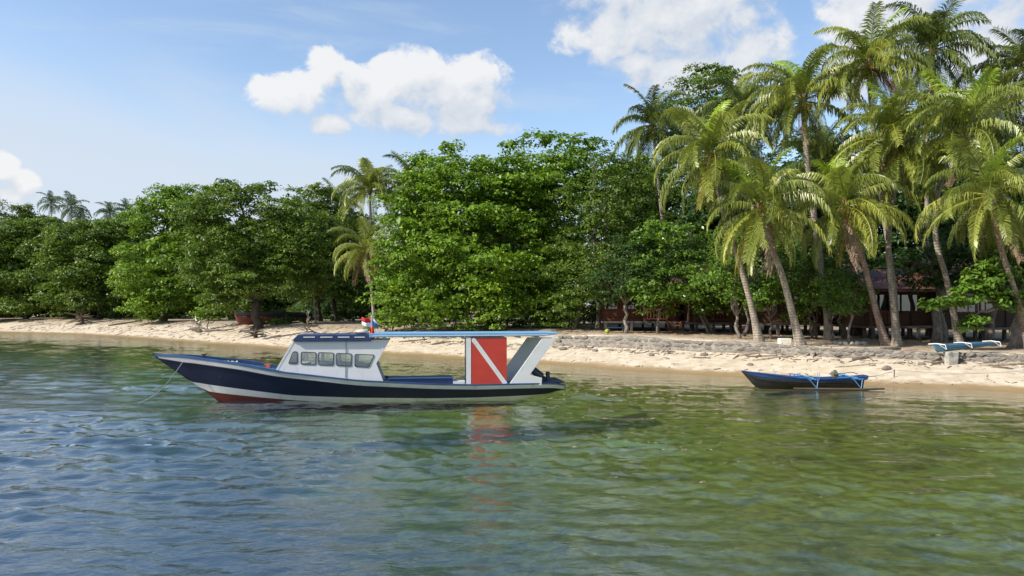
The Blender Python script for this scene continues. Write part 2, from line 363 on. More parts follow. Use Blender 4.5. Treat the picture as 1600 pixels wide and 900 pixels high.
# ------------------------------------------------------------------ lie of the land
# p runs along the shore (away to the left), q runs inland; the waterline is q = q0(p)
CP, SP = 0.766, 0.643
_P = np.array([-4000, -60, -20, 3.3, 6.4, 9.85, 14, 19.45, 25.3, 33.9, 41, 53, 70, 89, 107, 121, 140, 200, 4000.])
_Q = np.array([60, 38, 35.2, 34.0, 33.6, 33.0, 33.2, 33.4, 34.0, 34.3, 34.6, 34.2, 35.2, 37.2, 37.2, 34.2, 32.5, 33, 60.])
_pd = np.arange(-100, 260, 0.5); _qd = np.interp(_pd, _P, _Q)
_k = np.exp(-np.linspace(-2.5, 2.5, 25) ** 2); _qs = np.convolve(np.pad(_qd, 12, mode='edge'), _k / _k.sum(), 'valid')
def q0(p):
    p = np.asarray(p, float)
    w = 0.18 * np.sin(p * 0.55) + 0.10 * np.sin(p * 1.37 + 1.0)
    return np.where((p > -100) & (p < 259), np.interp(p, _pd, _qs), np.interp(p, _P, _Q)) + w
def pq(x, y): return -CP * np.asarray(x, float) + SP * np.asarray(y, float), SP * np.asarray(x, float) + CP * np.asarray(y, float)
def xy(p, q): return -CP * p + SP * q, SP * p + CP * q
def sstep(a, b, x): t = np.clip((x - a) / (b - a), 0, 1); return t * t * (3 - 2 * t)
WALL_S = 4.8
def terrace(p): return np.interp(p, [-40, 2, 7, 13, 22, 30], [1.26, 1.20, 1.18, 1.32, 1.52, 1.55])
_rs = np.random.RandomState(5)
_gw = [(_rs.uniform(0.15, 1.8), _rs.uniform(0, 6.28), _rs.uniform(0, 6.28)) for _ in range(18)]
def bumps(x, y):
    z = 0
    for f, a, ph in _gw: z = z + np.sin((x * math.cos(a) + y * math.sin(a)) * f * 2 + ph) / (f + 0.6)
    return z * 0.10
def deepen(p, s): return s - 0.3 * np.clip(p - 5, 0, 20) * sstep(-6, -16, s)      # the shelf drops away sooner to the left
def height_ps(p, s):
    su = deepen(p, s)
    w = 1 - sstep(26, 34, p)
    under = np.where(su > -9, 0.14 * su, np.where(su > -21, -1.26 + 0.05 * (su + 9), -1.86 + 0.26 * (su + 21))); under = np.maximum(under, -10.0)
    zr = np.where(s < WALL_S, 0.19 * s, terrace(p) + 0.012 * (s - WALL_S))
    zl = 0.19 * np.minimum(s, 9) + 0.01 * np.maximum(s - 9, 0)
    z = np.where(s < 0, under, w * zr + (1 - w) * zl)
    return np.minimum(z, 6.0)
def ground_z(x, y):
    p, q = pq(x, y); s = q - q0(p)
    return height_ps(p, s) + 0.06 * bumps(np.asarray(x, float), np.asarray(y, float)) * sstep(0.0, 2.0, np.abs(s))
def gz(x, y): return float(ground_z(x, y))
def at(u, Y, v=None):
    x = (u - 800) / F * Y
    return (x, Y, gz(x, Y) if v is None else HC - (v - HZ) / F * Y)
def on_ground(u, v, Y0=24.0):
    """point of the ground sheet seen at a photo pixel"""
    Y = Y0
    while Y < 300:
        x = (u - 800) / F * Y
        if HC - (v - HZ) / F * Y <= gz(x, Y): return (x, Y, gz(x, Y))
        Y += 0.1
    return at(u, 60)

def spread(lo, hi, step, far, grow=1.25):
    a = list(np.arange(lo, hi + 1e-6, step)); d = step; b = hi; c = lo; L = []; Rr = []
    while b < far: d *= grow; b += d; Rr.append(b)
    d = step
    while c > -far: d *= grow; c -= d; L.append(c)
    return np.array(L[::-1] + a + Rr)
ps = spread(-16, 140, 0.45, 4000); ss = spread(-26, 14, 0.28, 4000)
ss = np.sort(np.concatenate([ss[np.abs(ss - WALL_S) > 0.16], [WALL_S - 0.12, WALL_S + 0.12]]))
Pg, Sg = np.meshgrid(ps, ss, indexing='ij'); Qg = Sg + q0(Pg); Xg, Yg = xy(Pg, Qg)
Zg = height_ps(Pg, Sg) + 0.06 * bumps(Xg, Yg) * sstep(0.0, 2.0, np.abs(Sg)) * (np.abs(Sg) < 300)
a, b = Pg.shape; idx = np.arange(a * b).reshape(a, b)
quads = np.stack([idx[:-1, :-1], idx[1:, :-1], idx[1:, 1:], idx[:-1, 1:]], -1).reshape(-1, 4)[:, ::-1]
def ground_mat():
    m, t, p, o = mat_base('beach_ground')
    at_ = t.n.new('ShaderNodeAttribute'); at_.attribute_name = 'shore'; S = at_.outputs['Fac']
    gm = t.n.new('ShaderNodeNewGeometry'); pos = gm.outputs['Position']
    nb = t.noise(pos, 0.35, 5, 0.6); nm = t.noise(pos, 1.6, 6, 0.62); nf = t.noise(pos, 9, 5, 0.65)
    dry = t.mix(t.mr(nm, 0.3, 0.7), (0.44, 0.365, 0.265), (0.61, 0.525, 0.40))
    dry = t.mix(t.mr(nf, 0.56, 0.74, 0, 0.45), dry, (0.29, 0.215, 0.14))
    wet = t.mix(nm, (0.27, 0.185, 0.095), (0.36, 0.26, 0.14))
    sand_u = t.mix(t.mr(nb, 0.3, 0.7), (0.22, 0.16, 0.05), (0.29, 0.22, 0.075))
    # sea bed: sand grown over with seagrass and algae in patches, pale rubble between; rippling light is also put into the fine weed mottle
    weed_ripple = t.mix(t.mr(t.noise(pos, 3.4, 7, 0.7, 0.4), 0.34, 0.66), (0.125, 0.102, 0.018), (0.29, 0.245, 0.058))
    pale = t.mix(t.mr(nf, 0.35, 0.65), (0.20, 0.21, 0.09), (0.36, 0.37, 0.20))
    np_ = t.noise(pos, 0.22, 6, 0.66, 0.6)
    bed = t.mix(t.mr(np_, 0.53, 0.72, 0.0, 0.75), weed_ripple, pale)
    dark = t.noise(t.mapping(pos, (1, 1, 1), (7, 3, 0)), 0.5, 7, 0.7, 0.8)
    bed = t.mix(t.mr(dark, 0.52, 0.66, 0, 0.7), bed, (0.030, 0.034, 0.009))
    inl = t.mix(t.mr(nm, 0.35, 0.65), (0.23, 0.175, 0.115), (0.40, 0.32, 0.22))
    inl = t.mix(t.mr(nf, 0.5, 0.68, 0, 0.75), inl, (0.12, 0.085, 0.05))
    Sn = t.add(S, t.mul(t.sub(nm, 0.5), 0.9))
    c = t.mix(t.mr(Sn, -2.6, -1.0), bed, sand_u)
    c = t.mix(t.mr(Sn, -0.5, 0.15), c, wet)
    c = t.mix(t.mr(Sn, 0.5, 1.25), c, dry)
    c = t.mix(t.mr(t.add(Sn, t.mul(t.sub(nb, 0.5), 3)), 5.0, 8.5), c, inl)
    t.l.new(c, p.inputs['Base Color']); t.l.new(t.mr(Sn, 0.2, 1.0, 0.35, 0.95), p.inputs['Roughness'])
    h = t.add(t.mul(nm, 0.7), t.add(t.mul(nf, 0.35), t.mul(t.voro(pos, 2.2), 0.25)))
    t.l.new(t.bump(h, 0.4, 0.08), p.inputs['Normal']); return m
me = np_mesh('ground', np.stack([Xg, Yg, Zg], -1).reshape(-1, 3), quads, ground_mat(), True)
sa = me.attributes.new('shore', 'FLOAT', 'POINT'); sa.data.foreach_set('value', Sg.astype(np.float32).ravel())
tag(link_mesh('ground', me), 'pale sandy beach running down into a shallow weedy sea bed', 'beach', kind='structure')

# ------------------------------------------------------------------ the sea
def axis(lo, hi, step, g1, mid, far):
    """fine spacing near the pier, growing with distance"""
    r = [hi]; d = step
    while r[-1] < far: d = min(d * (1.012 if r[-1] < mid else 1.2), 900); r.append(r[-1] + d)
    l = [lo]; d = step
    while l[-1] > -far: d = min(d * (1.012 if l[-1] > -mid * g1 else 1.2), 900); l.append(l[-1] - d)
    return np.array(l[::-1] + list(np.arange(lo + step, hi, step)) + r)
wx = axis(-7, 7, 0.07, 1.0, 90, 4000)
wy = [5.0]; d = 0.045
while wy[-1] < 4000: d = d * (1.0095 if wy[-1] < 140 else 1.25); wy.append(wy[-1] + d)
d = 0.1; lo = [5.0]
while lo[-1] > -4000: d *= 1.25; lo.append(lo[-1] - d)
wy = np.array(lo[:0:-1] + wy)
WX, WY = np.meshgrid(wx, wy, indexing='ij')
spx = np.gradient(wx)[:, None]; spy = np.gradient(wy)[None, :]
wp, wq = pq(WX, WY); wsd = wq - q0(wp)
calm = 0.30 + 0.70 * sstep(-0.5, -12, wsd)
rs = np.random.RandomState(11); WZ = np.zeros_like(WX); gust = np.zeros_like(WX)
for i in range(7):
    an = rs.uniform(0, 6.28); k = 6.28 / rs.uniform(7, 22); gust += np.sin((WX * math.cos(an) + WY * math.sin(an)) * k + rs.uniform(0, 6.28))
gust = np.clip(1 + 0.22 * gust, 0.45, 1.7)
for i in range(96):
    lam = 0.17 * (2.4 / 0.17) ** (i / 95.0); k = 6.283 / lam
    an = R(80) + rs.normal(0, 0.50)                    # waves run roughly toward the beach
    slope = 0.0365 * (lam / 0.32) ** 0.4 if lam < 0.32 else 0.0365 * (1.0 if lam < 0.62 else (0.62 / lam) ** 0.85)
    kx, ky = math.cos(an) * k, math.sin(an) * k
    lod = 1 - sstep(0.22, 0.42, np.maximum(np.abs(kx) * spx, np.abs(ky) * spy) / 6.283)
    ph = WX * kx + WY * ky + rs.uniform(0, 6.28)
    WZ += slope / k * lod * (np.sin(ph) + 0.22 * np.sin(2 * ph + 1.57))
WZ *= calm * gust
a, b = WX.shape; idx = np.arange(a * b).reshape(a, b)
quads = np.stack([idx[:-1, :-1], idx[1:, :-1], idx[1:, 1:], idx[:-1, 1:]], -1).reshape(-1, 4)
# leave out what lies well inland under the ground
keep = (wsd.ravel()[quads].min(1) < 3.0)
def water_mat():
    m, t, p, o = mat_base('sea_water')
    gm = t.n.new('ShaderNodeNewGeometry'); pos = gm.outputs['Position']
    n1 = t.noise(t.mapping(pos, (1.3, 2.0, 1), rot=(0, 0, R(-12))), 2.0, 3, 0.55, 0.4)
    n2 = t.noise(t.mapping(pos, (1.2, 1.8, 1), rot=(0, 0, R(15))), 6.5, 4, 0.6, 0.5)
    h = t.add(t.mul(n1, 1.0), t.mul(n2, 0.45))
    nrm = t.bump(h, 1.0, 0.016)
    dp = t.n.new('ShaderNodeVectorMath'); dp.operation = 'DOT_PRODUCT'; t.l.new(nrm, dp.inputs[0]); t.l.new(gm.outputs['Incoming'], dp.inputs[1])
    # reflectance of the air side, the same for light entering and leaving (the bed is seen without bending the rays)
    fres = t.math('ADD', t.mul(t.math('POWER', t.math('SUBTRACT', 1.0, t.math('ABSOLUTE', dp.outputs['Value']), clamp=True), 3.8), 0.978), 0.022, clamp=True)
    gl = t.n.new('ShaderNodeBsdfGlossy'); gl.inputs['Roughness'].default_value = 0.025; gl.inputs[0].default_value = (1, 1, 1, 1); t.l.new(nrm, gl.inputs['Normal'])
    tr = t.n.new('ShaderNodeBsdfTransparent'); tr.inputs[0].default_value = (0.94, 0.96, 0.95, 1)
    # off the shelf the water column is deep enough to scatter its own blue
    at_ = t.n.new('ShaderNodeAttribute'); at_.attribute_name = 'shore'
    body = t.n.new('ShaderNodeBsdfDiffuse'); body.inputs[0].default_value = (0.020, 0.044, 0.076, 1)
    nb = t.noise(pos, 0.16, 4, 0.6, 0.5)
    mb_ = t.n.new('ShaderNodeMixShader'); t.l.new(t.mr(t.add(at_.outputs['Fac'], t.mul(t.sub(nb, 0.5), 10.0)), -20.5, -31.0, 0.0, 0.80), mb_.inputs[0]); t.l.new(tr.outputs[0], mb_.inputs[1]); t.l.new(body.outputs[0], mb_.inputs[2])
    tr = mb_
    mx = t.n.new('ShaderNodeMixShader'); t.l.new(fres, mx.inputs[0]); t.l.new(tr.outputs[0], mx.inputs[1]); t.l.new(gl.outputs[0], mx.inputs[2])
    t.l.new(mx.outputs[0], o.inputs[0]); t.n.remove(p)
    va = t.n.new('ShaderNodeVolumeAbsorption'); va.inputs['Color'].default_value = (0.45, 0.80, 0.50, 1); va.inputs['Density'].default_value = 0.12
    t.l.new(va.outputs[0], o.inputs['Volume']); return m
me = np_mesh('sea', np.stack([WX, WY, WZ], -1).reshape(-1, 3), quads[keep], water_mat(), True)
sa = me.attributes.new('shore', 'FLOAT', 'POINT'); sa.data.foreach_set('value', deepen(wp, wsd).astype(np.float32).ravel())
tag(link_mesh('sea', me), 'rippled clear sea water, blue offshore and green over the shallows', 'sea', kind='structure')

# ------------------------------------------------------------------ the dive boat
class Frame:
    """local frame of a boat: x toward the stern, y away from the pier, z up; p() turns a photo pixel on the plane y = yl into (x, z)"""
    def __init__(s, ox, oy, yaw): s.ox, s.oy, s.a = ox, oy, R(yaw); s.c, s.s = math.cos(s.a), math.sin(s.a)
    def p(s, u, v, yl=0.0):
        dx = (u - 800) / F
        Y = (yl - s.ox * s.s + s.oy * s.c) / (s.c - dx * s.s); X = dx * Y
        return ((X - s.ox) * s.c + (Y - s.oy) * s.s, HC - (v - HZ) / F * Y)
def smooth_interp(xs, pts):
    px_, py_ = zip(*pts); dx = np.linspace(px_[0], px_[-1], 400); dy = np.interp(dx, px_, py_)
    k = np.hanning(31); k /= k.sum(); e = 15
    pad = np.concatenate([2 * dy[0] - dy[e:0:-1], dy, 2 * dy[-1] - dy[-2:-e - 2:-1]]); dy = np.convolve(pad, k, 'valid')
    return np.interp(xs, dx, dy)
def flat_with_holes(name, outer, holes, y, thick, mat, parent):
    """a plate in the x-z plane with window openings"""
    cu = bpy.data.curves.new(name, 'CURVE'); cu.dimensions = '2D'; cu.fill_mode = 'BOTH'; cu.extrude = thick / 2
    for poly in [outer] + holes:
        sp = cu.splines.new('POLY'); sp.points.add(len(poly) - 1); sp.use_cyclic_u = True
        for q, (x, z) in zip(sp.points, poly): q.co = (x, z, 0, 1)
    tmp = bpy.data.objects.new('tmp', cu); col.objects.link(tmp)
    me = bpy.data.meshes.new_from_object(tmp.evaluated_get(bpy.context.evaluated_depsgraph_get()))
    bpy.data.objects.remove(tmp); bpy.data.curves.remove(cu); me.name = name
    me.transform(Matrix(((1, 0, 0, 0), (0, 0, -1, y), (0, 1, 0, 0), (0, 0, 0, 1))))
    me.materials.clear(); me.materials.append(mat); return link_mesh(name, me, parent)
def rounded(poly, r, n=4):
    out = []; m = len(poly)
    for i in range(m):
        a, b, c = (Vector(poly[(i + k) % m]) for k in (-1, 0, 1))
        e0 = (a - b); e1 = (c - b); rr = min(r, e0.length * 0.45, e1.length * 0.45)
        p0 = b + e0.normalized() * rr; p1 = b + e1.normalized() * rr
        for k in range(n + 1):
            t = k / n; q = p0 * (1 - t) ** 2 + b * 2 * t * (1 - t) + p1 * t * t; out.append((q.x, q.y))
    return out
def inset(poly, d):
    cx = sum(p[0] for p in poly) / len(poly); cz = sum(p[1] for p in poly) / len(poly)
    return [(x + (cx - x) / max(1e-6, math.hypot(cx - x, cz - z)) * d, z + (cz - z) / max(1e-6, math.hypot(cx - x, cz - z)) * d) for x, z in poly]

BF = Frame(-5.35, 26.3, 8.0)
dive = empty('dive_boat', (BF.ox, BF.oy, 0), BF.a, 'long white and navy wooden dive boat with red diagonal-striped panel', 'boat')
NS = -1.0                                             # near side of the hull
X = lambda u, yl=NS: BF.p(u, 600, yl)[0]
sheer_px = [(241, 556, 0.0), (252, 557, -0.06), (290, 559, -0.34), (369, 570, -0.74), (430, 581.5, -0.92), (560, 596, -1.08), (675, 601.5, -1.10), (742, 602.7, -1.08), (810, 601, -1.0), (866, 600, -0.86), (883, 602.5, -0.80)]
SH = [BF.p(u, v, y) + (-y,) for u, v, y in sheer_px]
xs = np.concatenate([np.linspace(SH[0][0], SH[0][0] + 1.5, 12)[:-1], np.linspace(SH[0][0] + 1.5, SH[-1][0], 44)])
zs = smooth_interp(xs, [(x, z) for x, z, b in SH]); hb = np.maximum(smooth_interp(xs, [(x, b) for x, z, b in SH]), 0.0); hb[0] = 0.012
kp = [BF.p(241, 557, 0), BF.p(270, 577, 0), BF.p(298, 596, 0), BF.p(320, 611, -0.1), BF.p(336, 626, -0.1)]
kp += [(kp[-1][0] + 0.5, -0.28), (kp[-1][0] + 1.6, -0.45), (BF.p(700, 600)[0], -0.48), (BF.p(800, 600)[0], -0.30), (BF.p(836, 600)[0], -0.06), (BF.p(862, 600)[0], 0.16), (BF.p(884, 600)[0], 0.27)]
zk = np.interp(xs, *zip(*kp)); zk[0] = zs[0] - 0.03
lines = {'boot': [(298, 597, -0.1), (330, 602.5, -0.4), (400, 612.0, -0.7), (454, 619.2, -0.9), (560, 622.4, NS), (675, 623.0, NS), (742, 622.0, NS), (832, 618.0, -0.9), (884, 614.5, -0.8)],
         'red': [(320, 611, -0.1), (350, 616, -0.4), (400, 622, -0.7), (460, 627.5, -0.9), (560, 632, NS), (742, 633, NS), (884, 633, NS)]}
zl = {k: np.interp(xs, *zip(*[BF.p(*q) for q in v])) for k, v in lines.items()}
for k in zl:
    first = BF.p(*lines[k][0]); zl[k] = np.where(xs < first[0], first[1] - 0.0, zl[k])
zn = zs - np.interp(xs, [xs[0], xs[0] + 1.0, xs[-1]], [0.045, 0.15, 0.15])
ex = np.interp(xs, [xs[0], xs[0] + 2.5, xs[0] + 5.5, xs[-1] - 3, xs[-1]], [1.0, 0.82, 0.40, 0.34, 0.18])
def hull_y(i, z): h = np.clip((z - zk[i]) / max(zs[i] - zk[i], 1e-3), 0, 1); return hb[i] * h ** ex[i]
def band(name, lo, hi, rows, mat, out=0.0):
    mb = MB()
    for sd in (-1, 1):
        rr = []
        for i in range(len(xs)):
            l_, h_ = max(lo[i], zk[i]), max(hi[i], zk[i])
            rr.append([(xs[i], sd * (hull_y(i, l_ + (h_ - l_) * j / rows) + out), l_ + (h_ - l_) * j / rows) for j in range(rows + 1)])
        mb.grid(rr)
    # transom strip
    i = -1; l_, h_ = max(lo[i], zk[i]), max(hi[i], zk[i])
    mb.grid([[(xs[i] + out, sd * (hull_y(i, l_ + (h_ - l_) * j / rows) + out), l_ + (h_ - l_) * j / rows) for j in range(rows + 1)] for sd in (-1, 1)])
    me = mb.mesh(name, mat, True)
    bm = bmesh.new(); bm.from_mesh(me); bmesh.ops.remove_doubles(bm, verts=bm.verts, dist=0.0005); bmesh.ops.dissolve_degenerate(bm, edges=bm.edges, dist=0.0005)
    bmesh.ops.recalc_face_normals(bm, faces=bm.faces); bm.to_mesh(me); bm.free()
    return link_mesh(name, me, dive)
hull = band('hull', zl['boot'], zn, 7, M['navy']); hull['label'] = 'dark navy band along the hull side'
band('bottom_planking', zk, np.minimum(zl['red'], zl['boot']), 6, M['antifoul'])['label'] = 'dark red bottom showing at the bow'
band('boot_stripe', np.minimum(zl['red'], zl['boot']), zl['boot'], 2, M['boot'], 0.004)['label'] = 'white stripe along the waterline'
band('sheer_strake', zn, zs, 1, M['boot'], 0.022)['label'] = 'white plank along the top of the hull'
mb = MB()
for sd in (-1, 1):
    rr = []
    for i in range(len(xs)):
        y = hb[i] + 0.03; w = min(0.13, hb[i] + 0.03); t = 0.045 + 0.03 * (xs[i] < X(430))
        rr.append([(xs[i], sd * (y - w), zs[i] - 0.02), (xs[i], sd * y, zs[i] - 0.004), (xs[i], sd * (y + 0.004), zs[i] + t), (xs[i], sd * (y - w), zs[i] + t), (xs[i], sd * (y - w), zs[i] - 0.02)])
    mb.grid(rr)
mb.build('gunwale', M['deck_blue'], dive)
mb = MB(); mb.grid([[(xs[i], -hb[i] * 0.97, zs[i] - 0.05), (xs[i], 0, zs[i] - 0.02), (xs[i], hb[i] * 0.97, zs[i] - 0.05)] for i in range(len(xs))]); mb.build('deck', M['deck_blue'], dive)
mb = MB(); mb.tube([(xs[i], -(hull_y(i, zn[i]) + 0.03), zn[i] - 0.005) for i in range(1, len(xs))], 0.018, 6); mb.build('rubbing_strip', M['navy'], dive)
mb = MB(); mb.prism([(xs[0] - 0.06, zs[0] + 0.10), (xs[0] + 0.35, zs[0] + 0.05), (xs[0] + 0.5, zs[0] - 0.25), (xs[0] + 0.1, zs[0] - 0.1)], -0.05, 0.05); mb.build('stem_head', M['navy'], dive)
# cabin
CY = 0.82
c = lambda u, v, yl=-CY: BF.p(u, v, yl)
cab_poly = [c(430, 583), c(461, 531), c(609, 531), c(588, 568), c(602, 603), c(560, 600), c(500, 593)]
win_px = [[(464.5, 549.5), (457.5, 550), (451.5, 566.5), (453, 568), (465, 568)],
          [(471, 550), (494, 551), (493.5, 570), (470.5, 569)], [(498, 550.7), (521.5, 551.7), (521, 571), (497.8, 570)],
          [(526, 552), (549.5, 553), (549, 572.3), (525.8, 571)], [(555, 553.5), (585, 554.5), (576, 573.8), (554.5, 572.5)]]
wins = [[c(*q) for q in w] for w in win_px]
holes = [rounded(w, 0.07) for w in wins]
cabin = empty('cabin', (0, 0, 0)); cabin.parent = dive
for sd in (-1, 1):
    flat_with_holes('cabin_side', cab_poly, holes, sd * CY, 0.04, M['white'], cabin)
    for h in holes:
        fr = flat_with_holes('window_frame', inset(h, -0.022), [inset(h, 0.022)], sd * (CY + 0.024), 0.016, M['grey_frame'], cabin)
        flat_with_holes('pane', inset(h, 0.005), [], sd * CY, 0.008, M['glass'], cabin)
x0, z0 = c(430, 583); x1, z1 = c(461, 531); zm = z0 + (z1 - z0) * 0.42
def fp(t): return (x0 + (x1 - x0) * t, z0 + (z1 - z0) * t)
mb = MB()
for t0, t1 in ((0, 0.36), (0.78, 1.0)):
    (xa, za), (xb, zb) = fp(t0), fp(t1); mb.prism([(xa, za), (xb, zb), (xb + 0.05, zb), (xa + 0.05, za)], -CY + 0.022, CY - 0.022)
for y in (-CY + 0.08, -0.27, 0.27, CY - 0.08): (xa, za), (xb, zb) = fp(0.34), fp(0.80); mb.prism([(xa + 0.003, za), (xb + 0.003, zb), (xb + 0.045, zb), (xa + 0.045, za)], y - 0.05, y + 0.05)
mb.build('windscreen_frame', M['white'], cabin)
(xa, za), (xb, zb) = fp(0.36), fp(0.78)
for y in (-0.53, 0.0, 0.53): MB().prism([(xa + 0.02, za), (xb + 0.02, zb), (xb + 0.03, zb), (xa + 0.03, za)], y - 0.21, y + 0.21).build('windscreen_pane', M['glass'], cabin)
# rounded corner post along the front edge
(xa, za), (xb, zb) = fp(0), fp(1.0)
for sd in (-1, 1): MB().bar((xa - 0.01, sd * (CY - 0.0), za), (xb - 0.01, sd * (CY - 0.0), zb), 0.055, 0.055).build('corner_post', M['white'], cabin)
# seats and helm inside
for u in (500, 540, 572):
    xx, _ = c(u, 590); mb = MB(); mb.box((xx, 0.25, 0.72), (0.5, 0.9, 0.12)); mb.box((xx + 0.22, 0.25, 1.0), (0.08, 0.9, 0.55)); mb.build('seat', M['white_in'], cabin, bevel=0.02)
xx, _ = c(470, 590); mb = MB(); mb.box((xx, 0.3, 0.98), (0.3, 0.8, 0.6)); mb.build('helm_console', M['white_in'], cabin, bevel=0.02)
# vertical cable on the side
(xa, za), (xb, zb) = c(541, 533, -CY - 0.03), c(540, 590, -CY - 0.03)
MB().tube([(xa, -CY - 0.03, za), ((xa + xb) / 2 - 0.01, -CY - 0.035, (za + zb) / 2), (xb, -CY - 0.03, zb)], 0.009, 5).build('side_cable', M['grey_frame'], cabin)
# navy roof with white dashes
RY = 0.93
(xa, zt), (xb, zb) = BF.p(457, 523.5, -RY), BF.p(580, 533, -RY)
roof = MB().prism([(xa, zb + 0.05), (xa + 0.16, zt), (xb, zt), (xb, zb), (xa + 0.08, zb)], -RY, RY).build('cabin_roof', M['navy_roof'], dive, bevel=0.012); roof['label'] = 'navy cabin roof edged with white dashes'
for ua, ub in ((474, 492), (500.5, 519.6), (528, 546), (553.6, 570)):
    (p0, q_), (p1, _) = BF.p(ua, 526.8, -RY), BF.p(ub, 526.8, -RY)
    for sd in (-1, 1): MB().box(((p0 + p1) / 2, sd * (RY + 0.003), q_), (p1 - p0, 0.012, 0.032)).build('dash', M['white'], roof)
MB().prism([(xa - 0.06, zb + 0.06), (xa + 0.10, zb + 0.13), (xa + 0.10, zb + 0.02), (xa, zb + 0.0)], -RY + 0.05, RY - 0.05).build('visor', M['white'], roof)
# light blue canopy roof
CYR = 0.97
(xa, zt), (xb, zt2) = BF.p(577, 521.5, -CYR), BF.p(874, 520.5, -CYR); zb = zt - 0.13
mb = MB(); mb.prism([(xa, zb), (xa, zt + 0.012), (xb, zt2 + 0.02), (xb - 0.12, zt2 - 0.05), (xb - 0.55, zb + 0.02)], -CYR, CYR)
canopy = mb.build('canopy_roof', M['sky_blue'], dive, bevel=0.012); canopy['label'] = 'long light blue canopy roof'
for i in range(9):
    xx = xa + 0.5 + i * (xb - xa - 1.2) / 8; MB().box((xx, 0, zb - 0.025), (0.06, 1.7, 0.05)).build('roof_beam', M['white'], canopy)
MB().bar((xa + 0.1, -CYR - 0.006, zb + 0.05), (xb - 0.4, -CYR - 0.006, zb + 0.06), 0.015, 0.02).build('roof_trim', M['white'], canopy)
# cubicle with the red panel
(xa, zt), (xb, zb) = BF.p(736, 527.5, -0.95), BF.p(792, 603.5, -0.95); (xw, _) = BF.p(728, 600, -0.95)
cub = MB().box(((xa + xb) / 2, -0.42, (zt + zb) / 2), (xb - xa, 1.0, zt - zb)).build('cubicle', M['white'], dive)
pan = MB().box(((xa + xb) / 2, -0.935, (zt + zb) / 2), (xb - xa - 0.004, 0.024, zt - zb - 0.01)).build('red_panel', M['red'], dive); pan['label'] = 'red panel with a white diagonal stripe'
p0, p1 = Vector(BF.p(738.5, 529, -0.95)), Vector(BF.p(790, 600, -0.95)); dd = (p1 - p0).normalized(); nn = Vector((-dd.y, dd.x)) * 0.075
MB().prism([tuple(p0 + nn * 0.4), tuple(p0 + dd * 0.06 + nn), tuple(p1 + nn), tuple(p1 - nn), tuple(p0 + dd * 0.06 - nn), tuple(p0 - nn * 0.4)], -0.962, -0.9475).build('diagonal_stripe', M['white'], pan)
MB().box(((xw + xa) / 2, -0.93, (zt + zb) / 2), (xa - xw - 0.006, 0.05, zt - zb)).build('pillar', M['white'], dive)
MB().box((xw - 0.022, -0.93, (zt + zb) / 2), (0.03, 0.06, zt - zb)).build('pillar_edge', M['navy'], dive)
# raking stern supports
st = [(848, 527), (869.5, 527), (828, 585.5), (847, 590.5), (846, 602), (794.5, 602)]
MB().prism([BF.p(u, v, -0.93) for u, v in st], -0.95, -0.90).build('stern_support', M['white'], dive, bevel=0.008)
far = [(824, 527), (850, 527), (815, 585.5), (830, 590.5), (830, 602), (770, 602)]
MB().prism([BF.p(u, v, 0.85) for u, v in far], 0.84, 0.90).build('stern_support', M['white'], dive, bevel=0.008)
for y in (-0.9, 0.88):
    for u in (628, 690): (xx, zt_), (_, zb_) = BF.p(u, 529, 0.9), BF.p(u, 604, 0.9)
# deck box amidships, thwart
(xa, zt), (xb, zb) = BF.p(608, 592.5, -0.85), BF.p(707, 606, -0.85)
bx = MB().box(((xa + xb) / 2, -0.35, (zt + zb) / 2), (xb - xa, 0.95, zt - zb)).build('engine_box', M['navy_roof'], dive, bevel=0.015)
MB().box(((xa + xb) / 2, -0.35, zt + 0.012), (xb - xa + 0.06, 1.0, 0.03)).build('lid', M['deck_blue'], bx)
(xa, zt), (xb, zb) = BF.p(708, 596, -0.85), BF.p(728, 606, -0.85); MB().box(((xa + xb) / 2, -0.3, (zt + zb) / 2), (xb - xa, 1.1, zt - zb)).build('step', M['white'], dive)
# stern platform and two outboards
(xa, zt), (xb, zb) = BF.p(846, 597.5, -0.85), BF.p(882, 601, -0.85)
MB().box(((xa + xb) / 2, 0, zt - 0.0), (xb - xa, 1.7, 0.05)).build('stern_platform', M['navy'], dive, bevel=0.01)
for y in (-0.45, 0.35):
    xx, zz = BF.p(839, 583, y); rot = Matrix.Rotation(R(38), 3, 'Y')
    ob = MB().box((xx, y, zz), (0.52, 0.30, 0.27), rot, 0.8).build('outboard_cowl', M['rubber'], dive, bevel=0.05)
    d = rot @ Vector((1, 0, 0)); MB().bar(Vector((xx, y, zz)) + d * 0.2, Vector((xx, y, zz)) + d * 0.55, 0.12, 0.16).build('midsection', M['rubber'], ob)
    MB().box((xx + 0.40, y, zz - 0.16), (0.10, 0.26, 0.42)).build('clamp_bracket', M['navy'], ob, bevel=0.02)
    MB().box((xx + 0.02, y - 0.156, zz), (0.36, 0.01, 0.05), rot).build('cowl_seam', M['grey_frame'], ob)
    for k in range(3): MB().box((xx - 0.08 + k * 0.1, y - 0.157, zz + 0.06 - 0.05 * k), (0.04, 0.012, 0.10), rot).build('vent', M['navy_roof'], ob)
